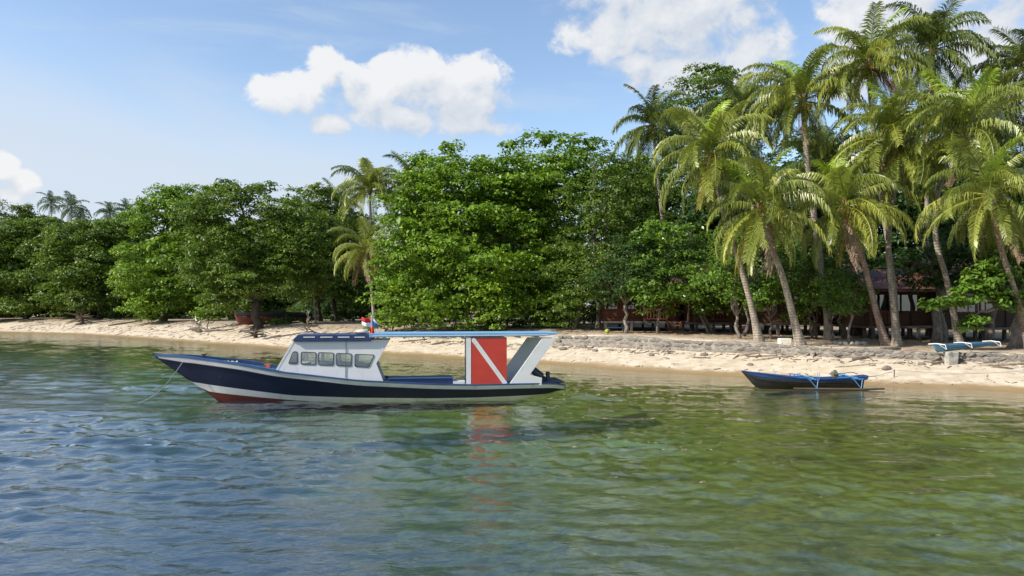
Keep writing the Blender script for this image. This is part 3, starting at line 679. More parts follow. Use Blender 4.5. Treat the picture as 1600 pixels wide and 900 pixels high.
# flags
def flag(name, pts_px, y, bands):
    """four corners (hoist top, fly top, fly bottom, hoist bottom); bands of (fraction, material) from the top"""
    P4 = [BF.p(u, v, y) for u, v in pts_px]; o0 = None; f0 = 0.0
    for f1, mt in bands:
        mb = MB(); rows = []
        for j in range(4):
            fv = f0 + (f1 - f0) * j / 3; row = []
            for i in range(9):
                t = i / 8
                top = (P4[0][0] * (1 - t) + P4[1][0] * t, P4[0][1] * (1 - t) + P4[1][1] * t); bot = (P4[3][0] * (1 - t) + P4[2][0] * t, P4[3][1] * (1 - t) + P4[2][1] * t)
                row.append((top[0] * (1 - fv) + bot[0] * fv, y + 0.045 * math.sin(t * 7 + fv * 1.5), top[1] * (1 - fv) + bot[1] * fv + 0.012 * math.sin(t * 8)))
            rows.append(row)
        me = mb.grid(rows).mesh(name, mt, True)
        bm = bmesh.new(); bm.from_mesh(me); bmesh.ops.solidify(bm, geom=list(bm.faces), thickness=0.004); bm.to_mesh(me); bm.free()
        ob = link_mesh(name if o0 is None else 'flag_band', me, dive if o0 is None else o0)
        if o0 is None: o0 = ob
        f0 = f1
    return o0
fl = flag('flag', [(579.5, 498), (565, 496), (565.5, 509.5), (579.5, 511.5)], -0.55, [(0.5, M['flag_red']), (1.0, M['flag_white'])]); fl['label'] = 'small red over white flag'
fl = flag('flag', [(580.5, 493), (589, 503), (591.5, 512), (581, 509)], -0.50, [(0.45, M['flag_white']), (1.0, M['flag_blue'])]); fl['label'] = 'small drooping white and blue flag'
fl = flag('pennant', [(578, 512), (583.5, 511), (586, 528), (578, 530)], -0.92, [(1.0, M['flag_red'])]); fl['label'] = 'red cloth hanging at the roof edge'
(xx, zz), (x2, z2) = BF.p(580, 524, -0.55), BF.p(580, 494, -0.55)
MB().tube([(xx, -0.55, zz - 0.06), (x2, -0.55, z2)], 0.011, 6).build('flag_pole', M['white'], dive)
(xx, zz), (x2, z2) = BF.p(580.5, 524, -0.5), BF.p(580.5, 492, -0.5); MB().tube([(xx, -0.50, zz - 0.06), (x2, -0.50, z2)], 0.011, 6).build('flag_pole', M['white'], dive)
(xx, zz), (x2, z2) = BF.p(577, 520, 0.3), BF.p(592, 478, 0.3); MB().tube([(xx, 0.3, zz - 0.08), ((xx + x2) / 2, 0.3, (zz + z2) / 2 - 0.02), (x2, 0.3, z2)], [0.012, 0.009, 0.005], 6).build('aerial', M['rubber'], dive)
# bow fittings
for u, v, mt, s in ((319, 554, M['rubber'], 0.085), (418, 570, M['orange'], 0.10)):
    xx, zz = BF.p(u, v, -0.3); i = int(np.argmin(abs(xs - xx))); zd = zs[i] - 0.03
    mb = MB(); mb.box((xx, -0.3, (zd + zz) / 2), (s, s, max(0.12, zz - zd))); mb.bar((xx - s * 1.1, -0.3, zz), (xx + s * 1.1, -0.3, zz + 0.02), s * 0.5)
    mb.build('mooring_bitt' if s < 0.09 else 'anchor_stock', mt, dive, bevel=0.012)
for k in range(3):
    xx, zz = BF.p(352 + 7 * k, 566, -0.55); i = int(np.argmin(abs(xs - xx)))
    MB().tube([(xx + 0.10 * math.cos(a) , -0.55 + 0.10 * math.sin(a), zs[i] + 0.04 + 0.05 * k * 0.3 + 0.02 * math.sin(3 * a)) for a in np.linspace(0, 6.28, 14)], 0.018, 5).build('rope_coil', M['sack'], dive)
# rope and sack
def world_of(fr, x, y, z): return Vector((fr.ox + x * fr.c - y * fr.s, fr.oy + x * fr.s + y * fr.c, z))
A = world_of(BF, BF.p(286, 567, -0.36)[0], -0.40, BF.p(286, 567, -0.36)[1] + 0.03); Bv = Vector(((214 - 800) / F * 24.9, 24.9, -0.02)); pts = []
for k in range(22):
    t = k / 21; q = A.lerp(Bv, t); q.z -= 0.26 * math.sin(math.pi * t) ; pts.append(q)
pts.append(Vector((Bv.x - 1.8, Bv.y - 0.3, -0.6)))
tag(MB().tube(pts, 0.013, 5).build('mooring_rope', M['rope']), 'thin grey rope hanging from the dive boat bow into the water', 'rope')
xx, zz = BF.p(565, 517.8, -0.4); W = world_of(BF, xx, -0.4, zz - 0.02)
o = tag(link_mesh('rolled_sack', lumpy(random.Random(3), (0.24, 0.20, 0.10), M['sack'], 'rolled_sack', 3, 0.09)), 'pale rolled sack lying on the dive boat roof by the flags', 'sack'); o.location = W; o.rotation_euler = (0, 0, R(12))
xx, zz = BF.p(515, 522.5, -0.2); W = world_of(BF, xx, -0.2, zz - 0.02)
o = tag(link_mesh('folded_tarp', lumpy(random.Random(4), (0.26, 0.22, 0.05), M['rubber'], 'folded_tarp', 3, 0.10)), 'dark flat tarp bundle on the navy cabin roof', 'tarp'); o.location = W

# ------------------------------------------------------------------ small outrigger boat
SF = Frame(11.85, 30.35, -3.0)
jk = empty('outrigger_boat', (SF.ox, SF.oy, 0), SF.a, 'small black and blue outrigger boat floating at the beach edge', 'boat')
def simple_hull(fr, root, sheer, keel, ex0, mats, split, thick=0.03):
    S = [fr.p(u, v, -b) + (b,) for u, v, b in sheer]; xs = np.linspace(S[0][0], S[-1][0], 34)
    zs = smooth_interp(xs, [(x, z) for x, z, b in S]); hb = np.maximum(np.interp(xs, [q[0] for q in S], [q[2] for q in S]), 0.01)
    zk = np.interp(xs, *zip(*keel)); zk = np.minimum(zk, zs - 0.02)
    def Y(i, z): return hb[i] * max(0.0, (z - zk[i]) / (zs[i] - zk[i])) ** ex0
    out = []
    for name, f0, f1, mt in (('hull', 0.0, split, mats[0]), ('sheer_plank', split, 1.0, mats[1])):
        mb = MB()
        for sd in (-1, 1): mb.grid([[(xs[i], sd * Y(i, zk[i] + (zs[i] - zk[i]) * (f0 + (f1 - f0) * j / 5)), zk[i] + (zs[i] - zk[i]) * (f0 + (f1 - f0) * j / 5)) for j in range(6)] for i in range(len(xs))])
        i = len(xs) - 1; mb.grid([[(xs[i], sd * Y(i, zk[i] + (zs[i] - zk[i]) * (f0 + (f1 - f0) * j / 5)), zk[i] + (zs[i] - zk[i]) * (f0 + (f1 - f0) * j / 5)) for j in range(6)] for sd in (-1, 1)])
        me = mb.mesh(name, mt, True); bm = bmesh.new(); bm.from_mesh(me); bmesh.ops.remove_doubles(bm, verts=bm.verts, dist=0.0005); bmesh.ops.dissolve_degenerate(bm, edges=bm.edges, dist=0.0004); bmesh.ops.recalc_face_normals(bm, faces=bm.faces)
        bmesh.ops.solidify(bm, geom=list(bm.faces), thickness=thick); bm.to_mesh(me); bm.free(); link_mesh(name, me, root)
    mb = MB()
    for sd in (-1, 1): mb.tube([(xs[i], sd * hb[i], zs[i] + 0.01) for i in range(len(xs))], 0.025, 6)
    mb.build('gunwale', mats[2], root)
    mb = MB(); mb.grid([[(xs[i], -hb[i] * 0.9, zs[i] * 0.55 + zk[i] * 0.45), (xs[i], hb[i] * 0.9, zs[i] * 0.55 + zk[i] * 0.45)] for i in range(1, len(xs))]); mb.build('floor_boards', mats[3], root)
    return xs, zs, hb
b0 = SF.p(1159, 580, 0); b1 = SF.p(1179, 604, -0.1); sx = SF.p(1350, 600, -0.3)[0]
hx, hz_, hh = simple_hull(SF, jk, [(1159, 580, 0.01), (1180, 583, 0.14), (1208, 586.5, 0.28), (1250, 591.5, 0.38), (1291, 592.8, 0.40), (1330, 591, 0.36), (1351, 589.5, 0.30)],
    [(b0[0], b0[1] - 0.03), (b1[0], 0.02), (b1[0] + 0.25, -0.12), (sx - 0.3, -0.14), (sx + 0.1, -0.10)], 0.42, [M['boat_black'], M['boat_blue'], M['boat_blue'], M['house_dark']], 0.78)
top = lambda x: float(np.interp(x, hx, hz_))
(xa, za), (xb, zb) = SF.p(1328, 588, -0.25), SF.p(1357, 588, -0.25)
MB().prism([(xa, top(xa) + 0.02), (xb, za + 0.04), (xb, za - 0.10), (xb - 0.16, za - 0.16), (xa, top(xa) - 0.05)], -0.26, 0.26).build('stern_deck', M['boat_blue'], jk, bevel=0.015)
for u in (1258, 1325):
    xx, zz = SF.p(u, 592, -0.3); z_ = top(xx) + 0.05
    arm = MB().tube([(xx, 1.25, 0.16), (xx, 1.0, z_ + 0.02), (xx, 0, z_ + 0.05), (xx + 0.06, -1.0, z_ + 0.02), (xx + 0.1, -1.25, z_ - 0.02)], 0.026, 7).build('outrigger_arm', M['arm_blue'], jk)
    for sd in (-1, 1):
        for dx in (-0.22, 0.12): MB().bar((xx + 0.08 + dx, sd * 1.2, z_), (xx + 0.13, sd * 1.27, 0.06), 0.024, 0.024).build('brace', M['arm_blue'], arm)
        MB().bar((xx - 0.2, sd * 1.2, z_ + 0.01), (xx + 0.26, sd * 1.2, z_ + 0.01), 0.04, 0.03).build('brace', M['arm_blue'], arm)
    for sd in (-1, 1): MB().bar((xx - 0.35, sd * 0.36, z_ - 0.01), (xx + 0.3, sd * 0.36, z_ - 0.01), 0.04, 0.04).build('lashing_rail', M['arm_blue'], arm)
for y, ua, ub in ((-1.28, 1240, 1382), (1.28, 1240, 1370)):
    (xa, _), (xb, _) = SF.p(ua, 604, y), SF.p(ub, 604, y)
    MB().tube([(xa, y, 0.05), (xa + 0.8, y, 0.03), (xb - 0.8, y, 0.03), (xb, y, 0.06)], [0.03, 0.05, 0.05, 0.035], 8).build('outrigger_float', M['bamboo'], jk)
xx, _ = SF.p(1304, 590, 0); eng = link_mesh('engine_cover', lumpy(random.Random(8), (0.14, 0.13, 0.17), M['camo'], 'engine_cover', 3, 0.14), jk); eng.location = (xx, 0.0, top(xx) + 0.16)
MB().tube([(xx + 0.1, 0, top(xx) + 0.16), (xx + 0.7, 0.02, top(xx) + 0.24), (xx + 0.95, 0.05, top(xx) + 0.16)], 0.018, 6).build('tiller', M['bamboo'], jk)
for u, h in ((1209, 0.24), (1212, 0.16), (1250, 0.12), (1277, 0.22), (1280, 0.20), (1319, 0.16)):
    x_, _ = SF.p(u, 590, 0.2); MB().tube([(x_, 0.15, top(x_) - 0.1), (x_ - 0.01, 0.15, top(x_) + h)], 0.011, 5).build('peg', M['arm_blue'], jk)
for u in (1225, 1270, 1316):
    x_, _ = SF.p(u, 590, 0); MB().box((x_, 0, top(x_) - 0.03), (0.16, 2 * float(np.interp(x_, hx, hh)) - 0.04, 0.03)).build('thwart', M['arm_blue'], jk)
(xa, za), (xb, zb) = SF.p(1352, 588.5, 0), SF.p(1372, 590, 0); MB().tube([(xa, 0.1, za - 0.02), (xb - 0.06, 0.1, za + 0.01), (xb, 0.1, zb - 0.06)], 0.012, 5).build('stern_hook', M['steel'], jk)

# ------------------------------------------------------------------ blue canoe on the sea wall
KF = Frame(19.75, 33.1, 16.0)
cn = empty('canoe', (KF.ox, KF.oy, 0), KF.a, 'faded blue canoe with white outrigger brackets resting on the stone wall', 'canoe')
kx = lambda u, v, y=0: KF.p(u, v, y)
a0 = kx(1460, 541, -0.0); a1 = kx(1470, 551, -0.2); e1 = kx(1556, 541, -0.2)
cx_, cz_, ch = simple_hull(KF, cn, [(1460, 539.5, 0.05), (1475, 539.5, 0.2), (1500, 538.5, 0.27), (1530, 536.5, 0.26), (1556, 535, 0.12)], [(a0[0], a0[1] - 0.04), (a1[0], a1[1]), (a1[0] + 1.2, a1[1] + 0.08), (e1[0], e1[1] + 0.02)], 0.4,
    [M['canoe_blue'], M['canoe_blue'], M['canoe_blue'], M['canoe_blue']], 0.8, 0.02)
for u in (1463, 1503, 1548):
    x_ = kx(u, 540, 0)[0]; z_ = float(np.interp(x_, cx_, cz_)) + 0.03
    b_ = MB().tube([(x_, 0.42, z_), (x_, 0, z_ + 0.04), (x_ + 0.05, -0.42, z_)], 0.022, 6).build('bracket', M['white'], cn)
    MB().bar((x_ + 0.05, -0.42, z_), (x_ + 0.1, -0.44, z_ - 0.2), 0.025).build('strut', M['white'], b_); MB().bar((x_ - 0.2, -0.36, z_), (x_ + 0.1, -0.44, z_ - 0.2), 0.022).build('strut', M['white'], b_)

# ------------------------------------------------------------------ broad-leaved trees
def leaf_cloud(name, lobes, mat, leaf=0.22, density=2.2, per=22, pad=(0.62, 0.22), seed=1, up=0.7, back=0.45, inner=0.25, zmin=None, aspect=0.55, droop=0.25, core=0.6, bough=1.1):
    """lobes: (x, y, z, rx, ry, rz). Leaf pads spread over the lobes' shells and partly inside; every leaf a folded blade."""
    rs = np.random.RandomState(seed); L0 = np.array(lobes, float); C = []; N = []; sub = []
    for (cx, cy, cz, rx, ry, rz) in L0:                           # big lobes are broken up into separate boughs
        if min(rx, rz) < 1.5 * bough: sub.append((cx, cy, cz, rx, ry, rz)); continue
        area = 4 * math.pi * (((rx * ry) ** 1.6 + (rx * rz) ** 1.6 + (ry * rz) ** 1.6) / 3) ** (1 / 1.6); n = int(area / (math.pi * bough ** 2) * 0.95)
        d = rs.normal(size=(n, 3)); d /= np.linalg.norm(d, axis=1)[:, None]
        for q in d:
            if q[1] > 0.35 and rs.rand() > back: continue
            k = rs.uniform(0.78, 1.02); P = np.array([cx, cy, cz]) + q * k * np.array([rx, ry, rz])
            if zmin is not None and P[2] < zmin + 0.2: continue
            if any((((P - l[:3]) / l[3:]) ** 2).sum() < 0.45 for l in L0 if l[0] != cx or l[2] != cz): continue
            r = bough * rs.uniform(0.6, 1.35); sub.append((*P, r * 1.15, r, r * rs.uniform(0.42, 0.72)))
    L = np.array(sub, float); dens_k = 1.0 if len(L) == len(L0) else 0.62
    ph = rs.uniform(0, 6.28, 8)
    for k, (cx, cy, cz, rx, ry, rz) in enumerate(L):
        area = 4 * math.pi * (((rx * ry) ** 1.6 + (rx * rz) ** 1.6 + (ry * rz) ** 1.6) / 3) ** (1 / 1.6)
        n = max(4, int(area * density * dens_k)); d = rs.normal(size=(n, 3)); d /= np.linalg.norm(d, axis=1)[:, None]
        rr = np.where(rs.rand(n) < inner, rs.uniform(0.35, 0.8, n), rs.uniform(0.84, 1.06, n))
        wob = 1 + 0.16 * np.sin(d[:, 0] * 5 + ph[k % 8]) * np.cos(d[:, 2] * 4 + ph[(k + 3) % 8]) + 0.10 * np.sin(d[:, 1] * 7 + d[:, 2] * 6 + k)
        P = np.array([cx, cy, cz]) + d * (rr * wob)[:, None] * np.array([rx, ry, rz])
        nrm = d / np.array([rx, ry, rz]); nrm /= np.linalg.norm(nrm, axis=1)[:, None]
        ok = np.ones(n, bool)
        near = np.where((np.abs(L[:, :3] - L[k, :3]) < L[:, 3:] + L[k, 3:]).all(1))[0]
        for j in near:
            ox, oy, oz, ax, ay, az_ = L[j]
            if j != k: ok &= (((P - [ox, oy, oz]) / [ax, ay, az_]) ** 2).sum(1) > 0.50
        ok &= (nrm[:, 1] < 0.35) | (rs.rand(n) < back)
        if zmin is not None: ok &= P[:, 2] > zmin
        C.append(P[ok]); N.append(nrm[ok])
    nshell = sum(len(c_) for c_ in C)
    for k, (cx, cy, cz, rx, ry, rz) in enumerate(L0):           # the crown's inner foliage, coarser
        n = int(core * (rx * ry * rz) ** (2 / 3) * density * 4); d = rs.normal(size=(n, 3)); d /= np.linalg.norm(d, axis=1)[:, None] + 1e-9
        P = np.array([cx, cy, cz]) + d * (rs.rand(n)[:, None] ** 0.4 * 0.74) * np.array([rx, ry, rz])
        if zmin is not None: d = d[P[:, 2] > zmin]; P = P[P[:, 2] > zmin]
        C.append(P); N.append(d)
    C = np.concatenate(C); N = np.concatenate(N); m = len(C)
    big_ = np.where(np.arange(m) < nshell, 1.0, 2.0)
    cnt = rs.poisson(np.where(big_ > 1, per * 0.4, per)); I = np.repeat(np.arange(m), cnt); n = len(I)
    ps_ = rs.uniform(0.6, 1.35, m)[I][:, None]
    off = rs.normal(size=(n, 3)); off /= np.linalg.norm(off, axis=1)[:, None]; off *= rs.rand(n)[:, None] ** 0.45
    off = off * np.array([pad[0], pad[0], pad[1]]) * ps_; off[:, 2] -= droop * (off[:, :2] ** 2).sum(1) / max(pad[0], 0.1)
    P = C[I] + off; Np = N[I]
    nr = np.array([0, 0, up]) + Np * 0.55 + rs.normal(size=(n, 3)) * 0.42; nr /= np.linalg.norm(nr, axis=1)[:, None]
    ax = off * np.array([1, 1, 0.4]) + rs.normal(size=(n, 3)) * 0.35 * pad[0]; ax[:, 2] -= 0.25 * pad[0]
    ax -= nr * (ax * nr).sum(1)[:, None]; ax /= np.linalg.norm(ax, axis=1)[:, None] + 1e-9
    sd = np.cross(nr, ax); ln = leaf * (rs.uniform(0.65, 1.3, n) * big_[I])[:, None]; w = ln * aspect * 0.5
    V = np.empty((n, 4, 3)); V[:, 0] = P - ax * ln * 0.5; V[:, 2] = P + ax * ln * 0.5 - nr * ln * 0.12
    V[:, 1] = P + sd * w + nr * ln * 0.09 + ax * ln * 0.06; V[:, 3] = P - sd * w + nr * ln * 0.09 + ax * ln * 0.06
    if zmin is not None: V[..., 2] = np.maximum(V[..., 2], zmin - 0.3)
    return np_mesh(name, V.reshape(-1, 3), np.arange(n * 4).reshape(n, 4), mat)
def limb(rng, a, b, sag=0.12, n=7):
    a, b = Vector(a), Vector(b); L = (b - a).length; j = [Vector((rng.uniform(-1, 1), rng.uniform(-1, 1), rng.uniform(-0.4, 0.8))) * L * 0.07 for _ in range(n)]
    return [a.lerp(b, i / (n - 1)) + (j[i] if 0 < i < n - 1 else Vector()) + Vector((0, 0, sag * L * math.sin(math.pi * i / (n - 1)))) for i in range(n)]
LEAVES = [0]
def tree(name, label, cat, u, Y, lobes_px, mat, seed, leaf=0.22, density=2.2, per=22, pad=(0.62, 0.22), trunk_r=0.22, bark_m='bark', trunks=None, group=None, depth=0.85, fork=0.45, limbs=9, sprays=5, **kw):
    """lobes_px: (u, v, half-width px, half-height px, metres nearer(-)/farther(+)) seen at distance Y"""
    rng = random.Random(seed); bx_, by_, bz = at(u, Y); root = empty(name, (bx_, by_, bz), 0, label, cat, group)
    lob = []
    for q in lobes_px:
        uu, vv, ru, rv, dy = q; Yq = Y + dy; k = Yq / F
        lob.append(((uu - 800) * k - bx_, dy, HC - (vv - HZ) * k - bz, ru * k, max(ru, rv * 0.7) * k * depth, rv * k))
    kw.setdefault('zmin', 0.15); kw.setdefault('bough', 0.0175 * Y)
    for l in sorted(lob, key=lambda l: -l[3] * l[5])[:7]:        # sprays standing out of the crown
        if min(l[3], l[5]) < 0.9: continue
        for _ in range(sprays):
            a, e = rng.uniform(0, 6.28), rng.uniform(-0.15, 1.4); d = Vector((math.cos(a) * math.cos(e), -abs(math.sin(a)) * math.cos(e), math.sin(e))); r = rng.uniform(0.98, 1.16); k = rng.uniform(0.14, 0.30)
            lob.append((l[0] + d.x * l[3] * r, l[1] + d.y * l[4] * r, l[2] + d.z * l[5] * r, l[3] * k * 1.25, l[4] * k, max(0.16, l[5] * k * 0.42)))
    me = leaf_cloud('crown', lob, M[mat], leaf, density, per, pad, seed, **kw); LEAVES[0] += len(me.polygons)
    cr = link_mesh('crown', me, root); cr['kind'] = 'stuff'
    big = sorted(lob, key=lambda l: -l[3] * l[5]); c = Vector(big[0][:3])
    if trunks is None: trunks = [(u, 0.0)]
    for (tu, ty) in trunks:
        k = Y / F; x0 = (tu - 800) * k - bx_; zf = max(0.6, c.z * fork)
        fk = Vector((x0 * 0.6 + c.x * 0.4 * (0.5 if len(trunks) == 1 else 1), ty * 0.7 + c.y * 0.3, zf)); b0 = Vector((x0, ty, gz(bx_ + x0, by_ + ty) - bz - 0.12))
        pts = limb(rng, b0, fk, 0.0, 6); mb = MB(); mb.tube(pts, [trunk_r * 1.5, trunk_r * 1.08, trunk_r, trunk_r * 0.95, trunk_r * 0.88, trunk_r * 0.75], 10)
        tr = mb.build('trunk', M[bark_m], root, True)
        for l in big[:limbs]:
            e = Vector(l[:3]) + Vector((rng.uniform(-.3, .3) * l[3], rng.uniform(-.3, .3) * l[4], l[5] * 0.4))
            pp = limb(rng, fk + Vector((0, 0, -0.2)), e, 0.05, 7); r = trunk_r * 0.55
            MB().tube(pp, [r, r * .85, r * .7, r * .55, r * .42, r * .3, r * .12], 6).build('limb', M[bark_m], tr, True)
    return root

MAIN = [(770, 400, 130, 105, -1.0), (655, 425, 62, 80, -1.0), (690, 345, 85, 62, 0), (868, 395, 72, 112, 0), (700, 472, 85, 42, -2.0), (815, 475, 95, 40, -2.2), (770, 300, 120, 42, 0.5), (868, 300, 72, 50, 1.0),
        (640, 322, 48, 26, -0.5), (612, 385, 32, 30, -1.2), (622, 470, 28, 42, -1.6), (700, 226, 24, 9, 1.5), (672, 248, 40, 8, 0.5), (720, 262, 62, 13, 0), (800, 226, 24, 11, 0.5), (850, 214, 36, 9, 0.4), (905, 222, 40, 12, 0.6), (880, 250, 70, 16, 0.5),
        (790, 268, 60, 16, -0.5), (928, 268, 48, 20, 0.4), (650, 276, 36, 9, -0.8), (745, 296, 70, 14, -2.2), (840, 284, 64, 12, -1.6), (670, 300, 50, 10, -2.2), (750, 332, 60, 16, -4.0), (640, 350, 40, 14, -3.0), (705, 385, 52, 18, -4.6), (820, 345, 50, 16, -3.2)]
tree('shade_tree', 'huge spreading bright green tree overhanging the beach behind the dive boat', 'tree', 770, 60.5, MAIN, 'leaf_bright', 21, leaf=0.30, density=1.9, per=21, pad=(0.75, 0.24), trunk_r=0.34, limbs=14)
tree('shade_tree', 'dark dense tree between the huge bright tree and the first bungalow', 'tree', 935, 55, [(940, 340, 60, 85, 0), (985, 390, 50, 75, 0), (910, 430, 55, 62, -1), (1000, 290, 40, 40, 1.5), (960, 262, 32, 22, 1), (880, 480, 40, 30, -2), (950, 455, 60, 30, 0)],
     'leaf_mid', 22, leaf=0.20, density=2.4, per=24, trunk_r=0.2, bark_m='bark_grey', trunks=[(935, 0), (900, 0.8)])
tree('shade_tree', 'rounded tall tree crown rising behind the leftmost tall coconut palms', 'tree', 1115, 72, [(1112, 165, 62, 52, 0), (1070, 205, 40, 50, 0), (1150, 190, 40, 50, 0), (1115, 250, 70, 60, 0.5), (1040, 300, 60, 60, 1), (1150, 300, 60, 60, 1)], 'leaf_mid', 23, leaf=0.26, density=2.2, per=22, trunk_r=0.3, inner=0.1)
tree('shade_tree', 'glossy broad-leaved tree sheltering the first bungalow veranda', 'tree', 1055, 49, [(1050, 395, 62, 42, 0), (1030, 452, 48, 34, -0.5), (1090, 440, 52, 42, -0.5), (1010, 372, 34, 18, 0.5), (1120, 470, 36, 20, -0.5)], 'leaf_almond', 24, leaf=0.24, density=2.3, per=20, trunk_r=0.08, bark_m='bark_grey', trunks=[(1108, 0), (1116, 0.3), (1030, 0.5)])
tree('small_tree', 'bushy small tree beside the foot of the leaning palm nearest the first bungalow', 'tree', 1156, 43.5, [(1130, 440, 36, 36, 0), (1165, 455, 38, 28, -0.4), (1148, 415, 26, 20, 0)], 'leaf_almond', 25, leaf=0.2, density=2.6, per=20, trunk_r=0.1, bark_m='bark_grey')
tree('small_tree', 'bushy bright small tree between the two pale leaning palm trunks', 'tree', 1205, 43, [(1200, 448, 36, 28, 0), (1222, 430, 26, 26, 0), (1185, 465, 26, 16, -0.3)], 'leaf_almond', 26, leaf=0.2, density=2.6, per=20, trunk_r=0.07, bark_m='bark')
tree('small_tree', 'dark small tree right of the second pale leaning palm trunk', 'tree', 1272, 43.5, [(1262, 440, 34, 36, 0), (1250, 480, 30, 22, 0)], 'leaf_mid', 27, leaf=0.19, density=2.6, per=20, trunk_r=0.07, trunks=[(1268, 0), (1276, 0.2)])
tree('small_tree', 'low rounded small tree standing before the straight grey palm trunk', 'tree', 1300, 41.5, [(1290, 465, 34, 28, 0), (1305, 440, 26, 20, 0)], 'leaf_almond', 28, leaf=0.19, density=2.7, per=20, trunk_r=0.06)
tree('small_tree', 'young round-headed tree with thin pale trunk ringed by stones on the wall', 'tree', 1328, 39.2, [(1326, 462, 28, 26, 0), (1345, 450, 18, 18, 0), (1312, 480, 14, 10, 0)], 'leaf_almond', 29, leaf=0.18, density=3.2, per=20, trunk_r=0.06, bark_m='bark_grey', fork=0.7)
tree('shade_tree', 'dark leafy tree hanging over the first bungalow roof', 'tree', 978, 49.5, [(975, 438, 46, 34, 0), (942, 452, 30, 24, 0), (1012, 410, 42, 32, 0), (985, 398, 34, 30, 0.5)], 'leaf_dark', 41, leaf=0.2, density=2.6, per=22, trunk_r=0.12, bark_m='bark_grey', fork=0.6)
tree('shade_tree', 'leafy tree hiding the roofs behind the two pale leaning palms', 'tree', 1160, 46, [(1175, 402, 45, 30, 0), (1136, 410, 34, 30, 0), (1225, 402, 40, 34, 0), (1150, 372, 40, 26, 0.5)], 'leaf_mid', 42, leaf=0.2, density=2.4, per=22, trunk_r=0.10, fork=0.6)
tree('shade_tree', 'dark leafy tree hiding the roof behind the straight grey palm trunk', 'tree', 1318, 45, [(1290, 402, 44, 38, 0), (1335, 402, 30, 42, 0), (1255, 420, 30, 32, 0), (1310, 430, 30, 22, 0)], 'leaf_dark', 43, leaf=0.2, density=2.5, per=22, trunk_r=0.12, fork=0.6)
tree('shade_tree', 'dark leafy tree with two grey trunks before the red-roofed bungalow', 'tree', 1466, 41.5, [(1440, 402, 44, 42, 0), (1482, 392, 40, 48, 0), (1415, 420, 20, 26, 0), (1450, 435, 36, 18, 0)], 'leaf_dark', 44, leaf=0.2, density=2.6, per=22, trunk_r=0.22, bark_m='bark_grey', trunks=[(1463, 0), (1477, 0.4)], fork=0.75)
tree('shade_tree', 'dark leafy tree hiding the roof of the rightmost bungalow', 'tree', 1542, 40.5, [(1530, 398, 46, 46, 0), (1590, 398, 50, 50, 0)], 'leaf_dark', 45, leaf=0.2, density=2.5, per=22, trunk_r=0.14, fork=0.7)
# sea almond reaching out from the right
tree('almond_tree', 'sea almond with big glossy leaves reaching over the blue canoe', 'tree', 1588, 36.5, [(1500, 468, 34, 10, -1.5), (1455, 474, 24, 7, -1.8), (1545, 440, 36, 26, -1.2), (1580, 420, 40, 36, -0.5), (1482, 470, 24, 9, -1.7), (1520, 455, 30, 14, -1.4), (1556, 415, 30, 26, -1.0), (1520, 498, 22, 9, -1.6), (1510, 512, 16, 8, -1.6), (1570, 470, 34, 16, -1), (1615, 400, 40, 40, 0)], 'leaf_almond', 30,
     leaf=0.25, density=4.6, per=17, pad=(0.34, 0.16), bough=0.9, trunk_r=0.33, bark_m='bark_grey', depth=0.6)
# left shore
tree('shore_tree', 'spreading tree with stout dark trunk standing in front of the beached hull', 'tree', 402, 76, [(400, 385, 80, 62, 0), (350, 350, 60, 50, 0), (452, 356, 62, 40, 0.5), (380, 300, 36, 13, 0), (352, 288, 24, 8, 0.5), (410, 292, 26, 8, 0.5), (330, 420, 40, 36, -0.5), (470, 400, 56, 50, 0), (400, 440, 70, 26, -1), (345, 465, 32, 20, -1)], 'leaf_mid', 31, leaf=0.30, density=1.7, per=22, pad=(0.8, 0.26), trunk_r=0.42, bark_m='bark_dark', fork=0.35)
tree('shore_tree', 'bright bushy tree whose foliage falls to the sand beside the driftwood stump', 'tree', 255, 100, [(262, 380, 62, 72, 0), (245, 440, 52, 52, -2), (285, 430, 50, 58, -1), (270, 318, 50, 24, 0), (320, 330, 40, 34, 0.5), (230, 480, 32, 20, -2.5), (265, 302, 26, 10, 0), (225, 350, 26, 24, 0)], 'leaf_bright', 32, leaf=0.38, density=1.3, per=21, pad=(1.0, 0.34), trunk_r=0.4)
tree('shore_tree', 'shaded green tree beyond the bright bushy tree at the far end of the beach', 'tree', 155, 114, [(150, 400, 60, 46, 0), (190, 390, 42, 40, 0), (120, 440, 50, 40, -1), (175, 450, 46, 40, -1), (155, 360, 50, 16, 1), (200, 352, 30, 16, 1)], 'leaf_mid', 33, leaf=0.42, density=1.2, per=21, pad=(1.1, 0.38), trunk_r=0.35, bark_m='bark_dark')
tree('shore_tree', 'tall dark green tree at the farthest visible end of the beach', 'tree', 40, 121, [(40, 400, 60, 46, 0), (85, 385, 42, 34, 0.5), (0, 410, 50, 56, 0), (60, 450, 60, 38, -1), (-30, 440, 50, 50, 0), (20, 360, 40, 14, 1), (70, 355, 40, 12, 1)], 'leaf_mid', 34, leaf=0.44, density=1.2, per=21, pad=(1.1, 0.38), trunk_r=0.35, bark_m='bark_dark')
tree('shore_tree', 'dull green tree between the beached hull and the drooping palm', 'tree', 520, 86, [(500, 360, 56, 62, 0), (545, 400, 46, 64, 0), (485, 332, 34, 18, 0.5), (508, 304, 24, 9, 0), (560, 440, 40, 44, -1), (500, 440, 50, 36, -1)], 'leaf_mid', 35, leaf=0.32, density=1.6, per=21, pad=(0.85, 0.28), trunk_r=0.22, bark_m='bark_dark', trunks=[(528, 0), (500, 0.5)])
tree('bush', 'pale green bush above the driftwood tangle on the far sand', 'bush', 128, 109, [(128, 472, 24, 14, 0), (140, 464, 14, 9, 0.3)], 'leaf_far', 36, leaf=0.36, density=1.8, per=18, trunk_r=0.1, bark_m='bark_grey')
